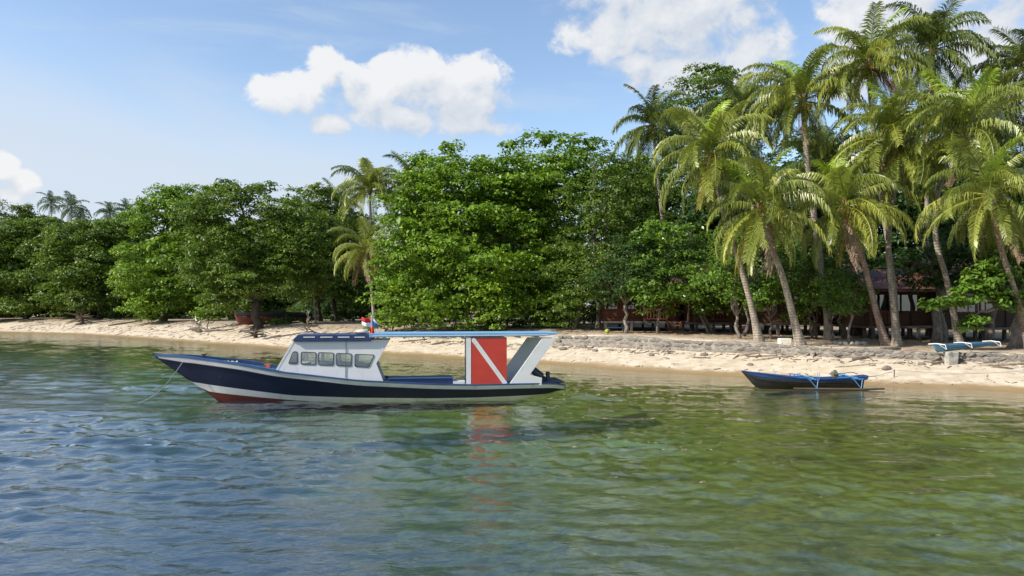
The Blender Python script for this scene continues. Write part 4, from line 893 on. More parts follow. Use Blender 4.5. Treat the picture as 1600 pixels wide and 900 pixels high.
tree('bush', 'bright bush at the sand edge beside the drooping palm foot', 'bush', 612, 62, [(606, 498, 26, 20, 0), (630, 488, 24, 26, 0.4), (585, 508, 16, 10, 0)], 'leaf_bright', 37, leaf=0.26, density=2.2, per=18, trunk_r=0.06)
tree('bush', 'low green bush in front of the beached hull right of the stout trunk', 'bush', 448, 78, [(440, 502, 28, 9, 0), (462, 505, 24, 8, -0.2)], 'leaf_mid', 38, leaf=0.28, density=2.0, per=18, trunk_r=0.05)
tree('bush', 'bright leafy bush hanging low left of the stout dark trunk', 'bush', 325, 82, [(325, 478, 20, 18, 0), (312, 490, 12, 10, 0)], 'leaf_bright', 39, leaf=0.3, density=2.0, per=18, trunk_r=0.05)
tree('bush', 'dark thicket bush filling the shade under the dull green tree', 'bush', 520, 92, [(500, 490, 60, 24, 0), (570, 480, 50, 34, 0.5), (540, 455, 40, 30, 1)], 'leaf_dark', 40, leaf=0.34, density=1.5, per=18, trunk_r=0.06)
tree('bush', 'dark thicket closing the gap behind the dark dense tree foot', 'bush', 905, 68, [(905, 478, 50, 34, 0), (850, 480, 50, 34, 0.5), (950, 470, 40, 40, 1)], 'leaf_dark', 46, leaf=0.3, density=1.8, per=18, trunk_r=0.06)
# second row, closing the view between the front trees
BACK = [(-40, 140, 350, 505, 70, 'leaf_far', 'far canopy tree behind the farthest end of the beach'), (75, 142, 352, 505, 75, 'leaf_far', 'far canopy tree below the two thin distant palms'), (190, 135, 345, 505, 80, 'leaf_far', 'far canopy tree behind the bright bushy tree'),
        (320, 125, 348, 505, 80, 'leaf_far', 'canopy tree behind the spreading tree with stout trunk'), (440, 112, 335, 505, 80, 'leaf_far', 'canopy tree behind the beached hull'), (545, 105, 340, 505, 70, 'leaf_dark', 'canopy tree behind the drooping palm'),
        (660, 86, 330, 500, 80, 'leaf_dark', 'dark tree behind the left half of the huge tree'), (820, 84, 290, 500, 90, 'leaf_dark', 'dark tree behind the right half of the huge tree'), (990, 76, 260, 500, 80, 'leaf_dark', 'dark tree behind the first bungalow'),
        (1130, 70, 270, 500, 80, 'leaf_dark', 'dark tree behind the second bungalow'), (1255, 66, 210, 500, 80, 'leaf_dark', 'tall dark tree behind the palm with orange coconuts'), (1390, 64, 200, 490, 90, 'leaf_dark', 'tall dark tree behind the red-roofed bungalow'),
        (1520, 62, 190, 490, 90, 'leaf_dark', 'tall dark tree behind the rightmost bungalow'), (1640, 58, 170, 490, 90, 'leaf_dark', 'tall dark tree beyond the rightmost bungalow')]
for i, (u, Y, vt, vb, hw, mt, lb) in enumerate(BACK):
    h = (vb - vt) / 2; vm = (vb + vt) / 2
    tree('background_tree', lb, 'tree', u, Y, [(u, vm - h * 0.35, hw * 0.8, h * 0.6, 0), (u - hw * 0.5, vm, hw * 0.6, h * 0.6, 0), (u + hw * 0.5, vm + h * 0.05, hw * 0.6, h * 0.62, 0), (u, vm + h * 0.55, hw, h * 0.42, -1), (u + hw * 0.2, vt + h * 0.14, hw * 0.35, h * 0.13, 0)], mt, 60 + i,
         core=1.4, leaf=0.0055 * Y * (0.95 if Y > 90 else 0.9), density=1.2 * (100 / Y) ** 1.4, per=18, pad=(0.0125 * Y, 0.0045 * Y), trunk_r=0.25, bark_m='bark_dark', limbs=4, group='trees closing the view behind the shore')
tree('background_tree', 'dark conical tree top rising left of the two thin distant palms', 'tree', 38, 175, [(38, 345, 22, 16, 0), (36, 330, 12, 10, 0), (60, 352, 20, 12, 0)], 'leaf_far', 90, leaf=0.6, density=0.8, per=18, pad=(1.2, 0.5), trunk_r=0.3, limbs=2)
tree('background_tree', 'pale greyish tree at the farthest end of the shore skyline', 'tree', -12, 170, [(-6, 330, 16, 22, 0), (-14, 345, 26, 20, 0)], 'leaf_far', 91, leaf=0.5, density=0.6, per=12, pad=(1.2, 0.5), trunk_r=0.3, limbs=2)

# ------------------------------------------------------------------ coconut palms
def frond_mesh(name, mat, e0, droop, L, seed, n=44, hang=0.6, width=0.055, llen=1.15):
    rs = np.random.RandomState(seed); K = 13; pts = [np.array([0.0, 0, 0])]; tan = []
    tw = rs.uniform(-0.35, 0.35)
    for i in range(K):
        t = i / (K - 1); e = R(e0 - droop * t ** 1.35); yv = tw * t * t
        d = np.array([math.cos(e) * math.cos(yv), math.cos(e) * math.sin(yv), math.sin(e)]); tan.append(d); pts.append(pts[-1] + d * L / K)
    pts = np.array(pts); mb = MB(); mb.tube([tuple(p) for p in pts], list(np.linspace(0.045, 0.008, K + 1)), 4, False)
    nv = len(mb.v)
    for sd in (-1, 1):
        for j in range(n):
            t = 0.13 + 0.87 * (j + rs.uniform(-0.3, 0.3)) / n; t = min(max(t, 0.1), 0.995); f = t * K; i = min(int(f), K - 1)
            p = pts[i] + (pts[i + 1] - pts[i]) * (f - i); d = tan[i]
            side = np.cross(d, [0, 0, 1.0]); side /= np.linalg.norm(side) + 1e-6; side *= sd; upv = np.cross(side * sd, d)
            ln = llen * (0.55 + 1.1 * t - 1.35 * t * t + 0.12) * rs.uniform(0.8, 1.1)
            dr = side * 0.85 + d * (0.40 + 0.5 * t) + upv * (0.28 * (1 - hang)) + rs.normal(size=3) * 0.08; dr /= np.linalg.norm(dr)
            mid = p + dr * ln * 0.45; d2 = dr * (1 - hang) + np.array([0, 0, -1.0]) * hang + rs.normal(size=3) * 0.10; d2 /= np.linalg.norm(d2)
            tip = mid + d2 * ln * 0.58; wv = d * (1 - 0.2) + upv * 0.3; wv = wv / np.linalg.norm(wv) * width * (0.7 + 0.5 * (1 - t)) * 0.5
            b = mb.verts([p - wv * 0.5, p + wv * 0.5, mid + wv, mid - wv, tip]); mb.f.append((b, b + 1, b + 2, b + 3)); mb.f.append((b + 3, b + 2, b + 4))
    me = bpy.data.meshes.new(name); me.from_pydata([tuple(map(float, q)) for q in mb.v], [], mb.f); me.materials.append(mat); return me
FR = {}
def frond_set(key, mat, L=4.7, n=62, width=0.085):
    spec = [(82, 55, 0.42), (71, 92, 0.58), (57, 112, 0.7), (41, 116, 0.78), (25, 110, 0.84), (7, 95, 0.88), (-10, 76, 0.9), (-28, 55, 0.85), (-52, 34, 0.9), (-70, 18, 0.9)]
    FR[key] = [[frond_mesh('frond', mat, e, dr, L * (1.0 if e < 75 else 0.85), 7 * i + v, n, hg, width) for v in range(2)] for i, (e, dr, hg) in enumerate(spec)]
frond_set('green', M['frond']); frond_set('dark', M['frond_dark']); frond_set('young', M['frond_young']); frond_set('yellow', M['frond_yellow']); frond_set('dead', M['frond_dead']); frond_set('far', M['frond_far'], 4.4, 30, 0.13)
nut_me = {}
for key, mt in (('ripe', 'coconut'), ('green', 'coconut_green')):
    rng = random.Random(3); mb = MB()
    for i in range(16):
        a = rng.uniform(0, 6.28); r = rng.uniform(0.2, 0.42); z = rng.uniform(-0.55, 0.05); c_ = Vector((r * math.cos(a), r * math.sin(a), z)); k = rng.uniform(0.10, 0.14)
        bm = bmesh.new(); bmesh.ops.create_icosphere(bm, subdivisions=2, radius=k); b = mb.verts([(v.co.x + c_.x, v.co.y + c_.y, v.co.z * 1.2 + c_.z) for v in bm.verts]); mb.f += [tuple(b + v.index for v in f.verts) for f in bm.faces]; bm.free()
        mb.tube([(0.05 * math.cos(a), 0.05 * math.sin(a), 0.1), (c_.x * 0.7, c_.y * 0.7, c_.z * 0.5 + 0.05), tuple(c_)], 0.02, 4, False)
    nut_me[key] = mb.mesh('coconuts', M[mt], True)
rng = random.Random(9); mb = MB()
for i in range(14):
    a = rng.uniform(0, 6.28); mb.tube([(0.08 * math.cos(a), 0.08 * math.sin(a), -0.25), (0.2 * math.cos(a), 0.2 * math.sin(a), 0.05), (0.26 * math.cos(a), 0.26 * math.sin(a), 0.45 + rng.uniform(-.2, .2))], [0.07, 0.06, 0.015], 5)
fibre_me = mb.mesh('crown_fibre', M['fibre'], True)
def palm(label, crown_px, trunk_px, Yb, Yc, seed, nf=26, scale=1.0, key='green', yellow=2, dead=1, young=2, nuts='ripe', bark_m='palm_bark', rt=0.125, hang=1.0, az_bias=None, group=None, low=True):
    """crown_px: where the fronds spring; trunk_px: pixels down the trunk, the last one at the ground"""
    rng = random.Random(seed); ub, vb = trunk_px[-1]
    bx_, by_, bz = at(ub, Yb); root = empty('coconut_palm', (bx_, by_, bz), 0, label, 'palm tree', group)
    pix = [crown_px] + trunk_px; n = len(pix); P = []
    for i, (u, v) in enumerate(pix):
        t = i / (n - 1); vv0 = crown_px[1]; tt = (v - vv0) / max(1, (vb - vv0)); Y = Yc + (Yb - Yc) * tt
        P.append(Vector(((u - 800) / F * Y - bx_, Y - by_, HC - (v - HZ) / F * Y - bz)))
    P[-1] = Vector((0, 0, -0.15)); P = P[::-1]
    # smooth curve through the points
    S = []
    for i in range(len(P) - 1):
        p0, p1, p2, p3 = P[max(i - 1, 0)], P[i], P[i + 1], P[min(i + 2, len(P) - 1)]
        for k in range(8):
            t = k / 8; S.append(0.5 * ((2 * p1) + (p2 - p0) * t + (2 * p0 - 5 * p1 + 4 * p2 - p3) * t * t + (3 * p1 - p0 - 3 * p2 + p3) * t ** 3))
    S.append(P[-1]); m = len(S); rad = []
    for i in range(m):
        h = S[i].z; rad.append(rt * (1.0 + 0.95 * math.exp(-max(h, 0) / 0.55) + 0.25 * math.exp(-h / 3) - 0.12 * i / m) * (1 + 0.03 * math.sin(i * 2.3)))
    MB().tube(S, rad, 10).build('trunk', M[bark_m], root, True)
    C = P[-1]; ld = (S[-1] - S[-4]).normalized()
    tilt = Vector((0, 0, 1)).rotation_difference(ld.lerp(Vector((0, 0, 1)), 0.6).normalized()).to_matrix()
    f = link_mesh('crown_fibre', fibre_me, root); f.location = C; f.scale = (scale,) * 3
    if nuts: o = link_mesh('coconuts', nut_me[nuts], root); o.location = C + Vector((0, 0, -0.15)); o.scale = (scale * 1.05,) * 3; o.rotation_euler = (0, 0, rng.uniform(0, 6)); o['kind'] = 'stuff'
    ga = rng.uniform(0, 6.28)
    nf = int(nf * 1.25)
    for i in range(nf):
        t = (i + rng.uniform(-0.3, 0.3)) / nf; lv = int(min(9, max(0, max(t, 0.0) ** 0.82 * (9.0 if low else 7.0) * hang)))
        a = ga + i * 2.39996 + rng.uniform(-0.25, 0.25)
        if az_bias is not None and rng.random() < 0.35: a = az_bias + rng.uniform(-1.0, 1.0)
        kk = key
        if i < young: kk = 'young' if key == 'green' else key
        if i >= nf - yellow - dead: kk = 'yellow' if key == 'green' else key
        if i >= nf - dead: kk = 'dead'; lv = max(lv, 8)
        o = link_mesh('frond', FR[kk][lv][rng.randrange(2)], root)
        mt = Matrix.Translation(C + Vector((0, 0, 0.12 * (1 - t)))) @ tilt.to_4x4() @ Matrix.Rotation(a, 4, 'Z') @ Matrix.Rotation(rng.uniform(-0.14, 0.14), 4, 'Y') @ Matrix.Rotation(rng.uniform(-0.3, 0.3), 4, 'X')
        o.matrix_local = mt @ Matrix.Scale(scale * rng.uniform(0.85, 1.1) * (1.0 if lv < 7 else 0.8), 4)
    return root
palm('tall coconut palm with orange coconuts and a straight grey trunk', (1255, 160), [(1262, 260), (1278, 380), (1290, 470), (1296, 532)], 42.5, 43, 1, 28, 0.92, bark_m='palm_bark', yellow=1, rt=0.17, az_bias=3.1)
palm('tallest coconut palm with a ripe orange cluster below its upright crown', (1358, 102), [(1362, 180), (1380, 330), (1396, 440), (1402, 538)], 40.5, 41.5, 2, 28, 0.9, yellow=1)
palm('leaning coconut palm with pale trunk just left of the white block', (1190, 328), [(1203, 380), (1222, 430), (1238, 490), (1252, 537)], 38.3, 37.2, 3, 27, 0.86, yellow=2, dead=1, nuts='ripe', rt=0.15, hang=1.0)
palm('leaning coconut palm with pale trunk beside the first small bushy tree', (1112, 245), [(1130, 330), (1152, 400), (1172, 470), (1187, 531)], 40.5, 39.5, 4, 28, 0.88, yellow=2, dead=1, rt=0.145)
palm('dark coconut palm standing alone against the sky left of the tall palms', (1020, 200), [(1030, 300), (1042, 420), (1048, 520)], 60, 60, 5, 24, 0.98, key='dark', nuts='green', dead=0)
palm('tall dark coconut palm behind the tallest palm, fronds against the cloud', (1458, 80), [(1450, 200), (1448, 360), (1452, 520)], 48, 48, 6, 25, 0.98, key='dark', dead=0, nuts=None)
palm('low-crowned coconut palm with reddish trunk leaning beside the red roof', (1322, 325), [(1338, 370), (1355, 430), (1370, 490), (1386, 540)], 38.6, 37.6, 7, 25, 0.85, yellow=2, dead=1, bark_m='palm_bark_red', rt=0.135)
palm('coconut palm with broad yellow-green crown over the reddish leaning trunk', (1405, 225), [(1396, 300), (1388, 380), (1394, 460), (1402, 541)], 38.2, 38.6, 8, 29, 0.95, yellow=2, dead=1, rt=0.14, az_bias=3.3)
palm('coconut palm with bent trunk rising behind the blue canoe', (1500, 212), [(1468, 290), (1462, 370), (1480, 440), (1500, 530)], 38.2, 37.2, 9, 29, 0.95, yellow=2, dead=1, rt=0.13, az_bias=3.0)
palm('coconut palm bowing over the sea almond with brown hanging fronds', (1548, 308), [(1553, 340), (1570, 410), (1590, 470), (1612, 545)], 35.6, 34.4, 10, 27, 0.86, yellow=2, dead=1, bark_m='palm_bark_red', rt=0.135)
palm('dark coconut palm half hidden at the right end of the palm grove', (1605, 110), [(1602, 250), (1606, 400), (1612, 520)], 47, 47, 11, 25, 0.98, key='dark', dead=0, nuts=None)
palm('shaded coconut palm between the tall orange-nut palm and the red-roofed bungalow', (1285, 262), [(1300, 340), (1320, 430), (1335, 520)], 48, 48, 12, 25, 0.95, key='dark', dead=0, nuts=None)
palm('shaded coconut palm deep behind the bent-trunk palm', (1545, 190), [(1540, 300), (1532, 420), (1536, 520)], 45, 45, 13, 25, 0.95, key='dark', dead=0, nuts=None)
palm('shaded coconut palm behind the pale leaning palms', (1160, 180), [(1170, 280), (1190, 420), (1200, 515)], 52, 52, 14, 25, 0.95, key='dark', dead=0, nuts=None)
# palms further along the shore
palm('grey-green palm with upright fronds above the drooping palm', (578, 300), [(580, 380), (582, 450), (584, 505)], 84, 84, 15, 24, 1.15, key='green', yellow=0, dead=0, young=0, nuts=None, low=False)
palm('drooping pale palm with dead fronds hanging down its trunk', (572, 392), [(578, 430), (582, 470), (586, 508)], 68, 68, 16, 24, 0.9, yellow=1, dead=5, young=0, nuts=None)
palm('palm crown showing just above the left shoulder of the huge tree', (640, 290), [(640, 380), (642, 450), (642, 505)], 88, 88, 17, 22, 1.15, key='dark', dead=0, nuts=None)
palm('small palm crown rising from the canopy behind the dull green tree', (526, 318), [(526, 400), (526, 450), (526, 500)], 112, 112, 18, 20, 1.15, key='dark', dead=0, nuts=None)
palm('slim young palm with a thin straight stem at the sand edge', (488, 430), [(490, 460), (492, 490), (494, 516)], 78, 78, 19, 12, 0.55, key='dark', dead=0, nuts=None, rt=0.06)
FARP = [((80, 318), 185, 0.95, 'thin distant palm, narrower of the pair on the far skyline'), ((112, 325), 175, 1.15, 'thin distant palm, fuller of the pair on the far skyline'), ((126, 338), 178, 0.7, 'small distant palm tucked beside the fuller skyline palm'), ((172, 335), 165, 0.9, 'low distant palm crown peeping over the far canopy'), ((200, 332), 150, 0.9, 'pale wispy palm crown beside the bright bushy tree top'), ((222, 336), 140, 0.9, 'pale palm crown touching the bright bushy tree top')]
for i, (c_, Y, s_, lb) in enumerate(FARP):
    palm(lb, c_, [(c_[0], 400), (c_[0] + 2, 460), (c_[0] + 3, 500)], Y, Y, 40 + i, 20, s_, key='far', dead=0, yellow=0, young=0, nuts=None, group='distant palms on the skyline')

# ------------------------------------------------------------------ stone sea wall
wall = empty('stone_wall', (*xy(14.0, float(q0(14.0)) + WALL_S), 0.9), 0, 'low rough stone retaining wall along the top of the beach', 'wall')
wo_ = Vector(wall.location)
def wpt(p, s, z): x, y = xy(p, float(q0(p)) + s); return Vector((x, y, z)) - wo_
rng = random.Random(12); pp = np.arange(-14, 29.5, 0.5)
mb = MB(); rows = []
for i, p_ in enumerate(pp):
    s0 = WALL_S - 0.30 + 0.06 * math.sin(p_ * 1.7); tz = float(terrace(p_)); top_ = tz - 0.02 + 0.035 * math.sin(p_ * 0.9) + rng.uniform(-0.02, 0.02) - 0.28 * float(sstep(25.5, 29.5, p_))
    rows.append([wpt(p_, s0 - 0.06, 0.55), wpt(p_, s0, tz - 0.3), wpt(p_, s0 + 0.03, top_ - 0.03), wpt(p_, s0 + 0.10, top_ + 0.02), wpt(p_, s0 + 0.55, top_ + 0.03), wpt(p_, s0 + 0.75, tz - 0.22)])
mb.grid(rows); mb.build('mortar_core', M['mortar'], wall, True)
stone_me = [lumpy(random.Random(100 + i), (0.25, 0.09, 0.12), M['stone'], 'stone', 2, 0.13) for i in range(7)]
p_ = -12.0; k = 0
while p_ < 28.6:
    for cz in [c_ * (float(terrace(p_)) - 0.78) + 0.80 for c_ in (0.12, 0.46, 0.80)]:
        o = link_mesh('stone', stone_me[rng.randrange(7)], wall); s0 = WALL_S - 0.265 + 0.06 * math.sin(p_ * 1.7) + rng.uniform(-0.03, 0.04)
        o.location = wpt(p_ + rng.uniform(-0.12, 0.12) + rng.uniform(0, 0.2), s0, cz + rng.uniform(-0.03, 0.03)); o.rotation_euler = (rng.uniform(-.3, .3), rng.uniform(-.3, .3), math.atan2(SP, -CP) + rng.uniform(-.3, .3))
        k2 = rng.uniform(0.75, 1.15); o.scale = (k2 * 1.05, k2, k2 * 0.85)
    p_ += 0.43

# ------------------------------------------------------------------ bungalows on stilts
def bungalow(label, u0, u1, Yf, depth, zfloor, hwall, seed, win, rail, front='house_wood', roof_m='house_dark', steps=None, deck=1.6, yaw=0.0, roof_rise=1.6):
    """u0..u1: facade ends in the photograph at distance Yf; win: (fraction, width m, kind)"""
    rng = random.Random(seed); xa, xb = (u0 - 800) / F * Yf, (u1 - 800) / F * Yf; w = xb - xa; xc = (xa + xb) / 2
    zg = gz(xc, Yf); root = empty('bungalow', (xc, Yf, zg), R(yaw), label, 'house'); zf = zfloor - zg
    fl = MB().box((0, depth / 2 - deck / 2, zf - 0.08), (w + 0.3, depth + deck, 0.14)).build('floor_deck', M['post'], root)
    nx = max(3, int(w / 1.6)); stilt = MB().box((0, 0, 0), (0.16, 0.16, zf + 0.25)).mesh('stilt', M['post'])
    for i in range(nx + 1):
        for y in (-deck + 0.1, 0.15, depth - 0.2):
            o = link_mesh('stilt', stilt, root); o.location = (-w / 2 + 0.1 + i * (w - 0.2) / nx, y, (zf - 0.25) / 2 - 0.02)
    wall_ = MB().box((0, depth / 2, zf + hwall / 2), (w - 0.1, depth - 0.1, hwall)).build('wall', M[front], root)
    nb = int(hwall / 0.22); bd = MB().box((0, 0, 0), (w, 0.03, 0.20)).mesh('plank', M[front])
    for i in range(nb): o = link_mesh('plank', bd, wall_); o.location = (0, 0.025 + 0.006 * (i % 2), zf + 0.12 + i * hwall / nb)
    for i in range(nx + 1): o = MB().box((-w / 2 + i * w / nx, -0.03, zf + hwall / 2), (0.10, 0.06, hwall)).build('corner_board', M['house_dark'], wall_)
    for fx, ww, kind in win:
        x = -w / 2 + fx * w; hh_, z_ = (1.95, zf + 1.0) if kind == 'door' else (1.05, zf + 1.35)
        f = MB()
        f.box((x, -0.03, z_ + hh_ / 2), (ww + 0.16, 0.08, 0.09)); f.box((x, -0.03, z_ - hh_ / 2), (ww + 0.16, 0.10, 0.09)); f.box((x - ww / 2 - 0.04, -0.03, z_), (0.08, 0.08, hh_ - 0.09)); f.box((x + ww / 2 + 0.04, -0.03, z_), (0.08, 0.08, hh_ - 0.09)); f.box((x, -0.03, z_), (0.05, 0.06, hh_ - 0.09))
        fo = f.build('door_frame' if kind == 'door' else 'window_frame', M['house_red'], root)
        if kind == 'door': MB().box((x, -0.005, z_), (ww, 0.03, hh_ - 0.1)).build('door_leaf', M['house_orange'], fo)
        else:
            for sd in (-1, 1): MB().box((x + sd * ww * 0.25, -0.008, z_), (ww * 0.42, 0.012, hh_ - 0.12)).build('curtain', M['curtain'], fo)
            MB().box((x, -0.035, z_), (ww, 0.008, hh_ - 0.1)).build('pane', M['house_glass'], fo)
    for a_, b_ in rail:
        x0_, x1_ = -w / 2 + a_ * w, -w / 2 + b_ * w; rl = MB().bar((x0_, -deck + 0.12, zf + 0.85), (x1_, -deck + 0.12, zf + 0.85), 0.07, 0.08).build('railing', M['house_red'], root)
        MB().bar((x0_, -deck + 0.12, zf + 0.15), (x1_, -deck + 0.12, zf + 0.15), 0.06, 0.06).build('bottom_rail', M['house_red'], rl)
        bal = MB().box((0, 0, 0), (0.05, 0.04, 0.64)).mesh('baluster', M['house_red']); n = int((x1_ - x0_) / 0.2)
        for i in range(n + 1): o = link_mesh('baluster', bal, rl); o.location = (x0_ + i * (x1_ - x0_) / max(n, 1), -deck + 0.12, zf + 0.5)
        for x in (x0_, x1_): MB().box((x, -deck + 0.12, zf + hwall / 2), (0.11, 0.11, hwall)).build('veranda_post', M['house_wood'], root)
    e = zf + hwall; r_ = MB(); ov = 0.5
    A0 = [(-w / 2 - ov, -deck - 0.3, e - 0.12), (w / 2 + ov, -deck - 0.3, e - 0.12), (w / 2 + ov, depth / 2, e + roof_rise), (-w / 2 - ov, depth / 2, e + roof_rise), (-w / 2 - ov, depth + ov, e - 0.12), (w / 2 + ov, depth + ov, e - 0.12)]
    b = r_.verts(A0); b2 = r_.verts([(x, y, z + 0.09) for x, y, z in A0])
    for f in ((0, 1, 2, 3), (3, 2, 5, 4)): r_.f.append(tuple(b + i for i in reversed(f))); r_.f.append(tuple(b2 + i for i in f))
    for i, j in ((0, 1), (1, 2), (2, 5), (5, 4), (4, 3), (3, 0)): r_.f.append((b + i, b + j, b2 + j, b2 + i))
    rf = r_.build('roof', M[roof_m], root)
    MB().bar((-w / 2 - ov, -deck - 0.33, e - 0.08), (w / 2 + ov, -deck - 0.33, e - 0.08), 0.04, 0.18).build('fascia', M['house_dark'], rf)
    for x in (-w / 2, w / 2):
        g_ = MB(); g_.v += [(x - 0.03, 0, e), (x - 0.03, depth, e), (x - 0.03, depth / 2, e + roof_rise - 0.1), (x + 0.03, 0, e), (x + 0.03, depth, e), (x + 0.03, depth / 2, e + roof_rise - 0.1)]; g_.f += [(0, 1, 2), (5, 4, 3), (0, 3, 4, 1), (1, 4, 5, 2), (2, 5, 3, 0)]; g_.build('gable', M[front], root)
    if steps is not None:
        x = -w / 2 + steps * w
        for i in range(4): MB().box((x, -deck - 0.18 - 0.26 * (3 - i), max(0.08, zf * (i + 0.5) / 4.2)), (0.95, 0.26, 0.05)).build('step', M['house_orange'], root)
        for sd in (-1, 1): MB().bar((x + sd * 0.5, -deck - 1.15, 0.0), (x + sd * 0.5, -deck - 0.05, zf - 0.04), 0.05, 0.14).build('stringer', M['house_red'], root)
    return root
bungalow('reddish wooden bungalow on stilts behind the wall beside the dark dense tree', 940, 1062, 54, 4.5, 2.35, 2.5, 1, [(0.42, 1.15, 'window'), (0.12, 0.9, 'window'), (0.86, 0.9, 'door')], [(0.5, 0.78)], 'house_red', steps=0.86)
bungalow('brown wooden bungalow on stilts shaded by the glossy broad-leaved tree', 1078, 1160, 52, 4.5, 2.3, 2.5, 2, [(0.45, 1.1, 'window'), (0.85, 0.9, 'door')], [(0.0, 0.7)], 'house_wood', steps=0.85)
bungalow('brown wooden bungalow on stilts behind the two pale leaning palm trunks', 1172, 1262, 49, 4.5, 2.3, 2.5, 3, [(0.28, 1.2, 'window'), (0.75, 1.1, 'window')], [(0.55, 1.0)], 'house_wood')
bungalow('dark wooden bungalow on stilts behind the young round-headed tree', 1275, 1345, 49, 4.5, 2.25, 2.5, 4, [(0.3, 1.0, 'window'), (0.8, 0.9, 'door')], [(0.0, 0.6)], 'house_dark')
bungalow('dark wooden bungalow with a red roof behind the reddish leaning palm', 1350, 1460, 44.5, 3.6, 2.2, 2.15, 5, [(0.33, 1.5, 'window'), (0.68, 1.3, 'window')], [(0.0, 0.3)], 'house_wood', roof_m='roof_red', deck=1.0, roof_rise=1.2)
bungalow('dark wooden bungalow with pale curtains behind the blue canoe', 1478, 1620, 43, 4.2, 2.15, 2.3, 6, [(0.24, 1.3, 'window'), (0.43, 1.0, 'window')], [], 'house_dark', deck=0.9)

# ------------------------------------------------------------------ beached hull, driftwood and small things on the sand
HF = Frame(*at(420, 80)[:2], 14.0); hzz = gz(HF.ox, HF.oy)
bh = empty('beached_boat', (HF.ox, HF.oy, 0), HF.a, 'old dark hull with a red bottom lying under the trees', 'boat')
q = lambda u, v, y=0: HF.p(u, v, y)
a0 = q(366, 488); a1 = q(372, 506); e1 = q(488, 498)
simple_hull(HF, bh, [(366, 486, 0.2), (385, 486, 0.7), (430, 487, 0.95), (470, 489, 0.8), (488, 491, 0.5)], [(a0[0], a0[1] - 0.2), (a1[0], a1[1] - 0.1), (e1[0] - 1.0, a1[1] - 0.1), (e1[0], e1[1] - 0.1)], 0.38, [M['antifoul'], M['boat_black'], M['boat_black'], M['house_dark']], 0.62, 0.04)
def stump(name, label, u, v, seed, size, n, mat, cat='driftwood', sk=1.0, flat=1.0):
    rng = random.Random(seed); x, y, z = on_ground(u, v); root = empty(name, (x, y, z), rng.uniform(0, 6), label, cat)
    MB().tube([(-size * .3, 0, -0.05), (-size * .1, 0.02, size * 0.22), (size * .08, 0, size * 0.32), (size * .2, 0.05, size * 0.5)], [size * 0.16 * sk, size * 0.2 * sk, size * 0.19 * sk, size * 0.10 * sk], 9).build('stem', M[mat], root, True)
    for i in range(n):
        a = rng.uniform(0, 6.28); e = rng.uniform(-0.35, 1.0); L = size * rng.uniform(0.45, 1.0); d = Vector((math.cos(a) * math.cos(e), math.sin(a) * math.cos(e), math.sin(e)))
        s = Vector((0.03, 0, size * rng.uniform(0.15, 0.65))); p2 = s + d * L; p2.z = max(p2.z, -0.03)
        MB().tube(limb(rng, s, p2, 0.08, 6), [size * q_ * (0.3 + 0.7 * sk) for q_ in (.10, .09, .075, .06, .045, .02)], 6).build('root', M[mat], root, True)
    root.scale = (1, 1, flat); return root
stump('driftwood_stump', 'bleached driftwood stump with spiky roots lying on the left beach', 308, 520, 5, 1.5, 14, 'driftwood_white')
stump('root_tangle', 'brown tangle of exposed roots below the stout dark trunk', 398, 528, 6, 1.7, 18, 'driftwood_dark', sk=0.6, flat=0.55)
stump('driftwood_tangle', 'dark driftwood tangle under the pale bush on the far sand', 128, 507, 7, 2.4, 16, 'driftwood_dark', sk=0.5, flat=0.7)
stump('dry_shrub', 'leafless grey branches standing on the sand near the slim young palm', 480, 525, 8, 1.7, 16, 'bark_grey', sk=0.12)
LOGS = [(150, 504, 5.5, 12, .16, 'bleached log lying along the far sand below the pale bush', 'driftwood'), (60, 508, 4.0, -8, .12, 'grey log lying at the farthest end of the sand', 'driftwood'), (196, 506, 4.2, 25, .13, 'dark log beside the bright bushy tree foot', 'driftwood_dark'),
        (345, 517, 3.0, -6, .10, 'brown log between the bleached stump and the stout trunk', 'driftwood_dark'), (440, 526, 3.4, 8, .09, 'thin brown log on the sand behind the dive boat cabin', 'driftwood_dark'), (520, 524, 3.6, 15, .08, 'thin leaning pole of driftwood near the drooping palm', 'driftwood'),
        (645, 533, 2.2, -5, .06, 'dark stick on the sand seen beneath the canopy, longer one', 'driftwood_dark'), (690, 537, 1.4, 14, .06, 'dark short stick on the sand seen beneath the canopy', 'driftwood_dark'), (1230, 557, 3.4, -4, .05, 'long thin pole on the sand below the white block', 'driftwood'),
        (1370, 556, 2.4, 6, .09, 'dark log against the wall foot below the reddish leaning palm', 'driftwood_dark'), (1335, 573, 1.7, -7, .035, 'thin straight stick on the sand above the outrigger boat', 'driftwood'), (1180, 553, 1.8, 5, .07, 'pale log at the wall foot left of the white block', 'driftwood'), (1500, 566, 2.6, 4, .06, 'dark pole on the sand below the blue canoe', 'driftwood_dark'), (1570, 571, 2.0, -12, .08, 'yellowish log at the right end of the sand', 'driftwood')]
for u, v, L, a, r, lb, mt in LOGS:
    rng = random.Random(int(u)); x, y, z = on_ground(u, v); lg = []
    # lie along the sand, following its slope
    for i in range(6):
        t = (i / 5 - 0.5) * L; xx, yy = x + math.cos(R(a)) * t, y + math.sin(R(a)) * t; lg.append(Vector((xx - x, yy - y, gz(xx, yy) - z + r * 0.55 + rng.uniform(-.3, .3) * r)))
    o = tag(MB().tube(lg, [r * .8, r, r * 1.05, r * .95, r * .8, r * .45], 8).build('driftwood_log', M[mt], None, True), lb, 'driftwood'); o.location = (x, y, z)
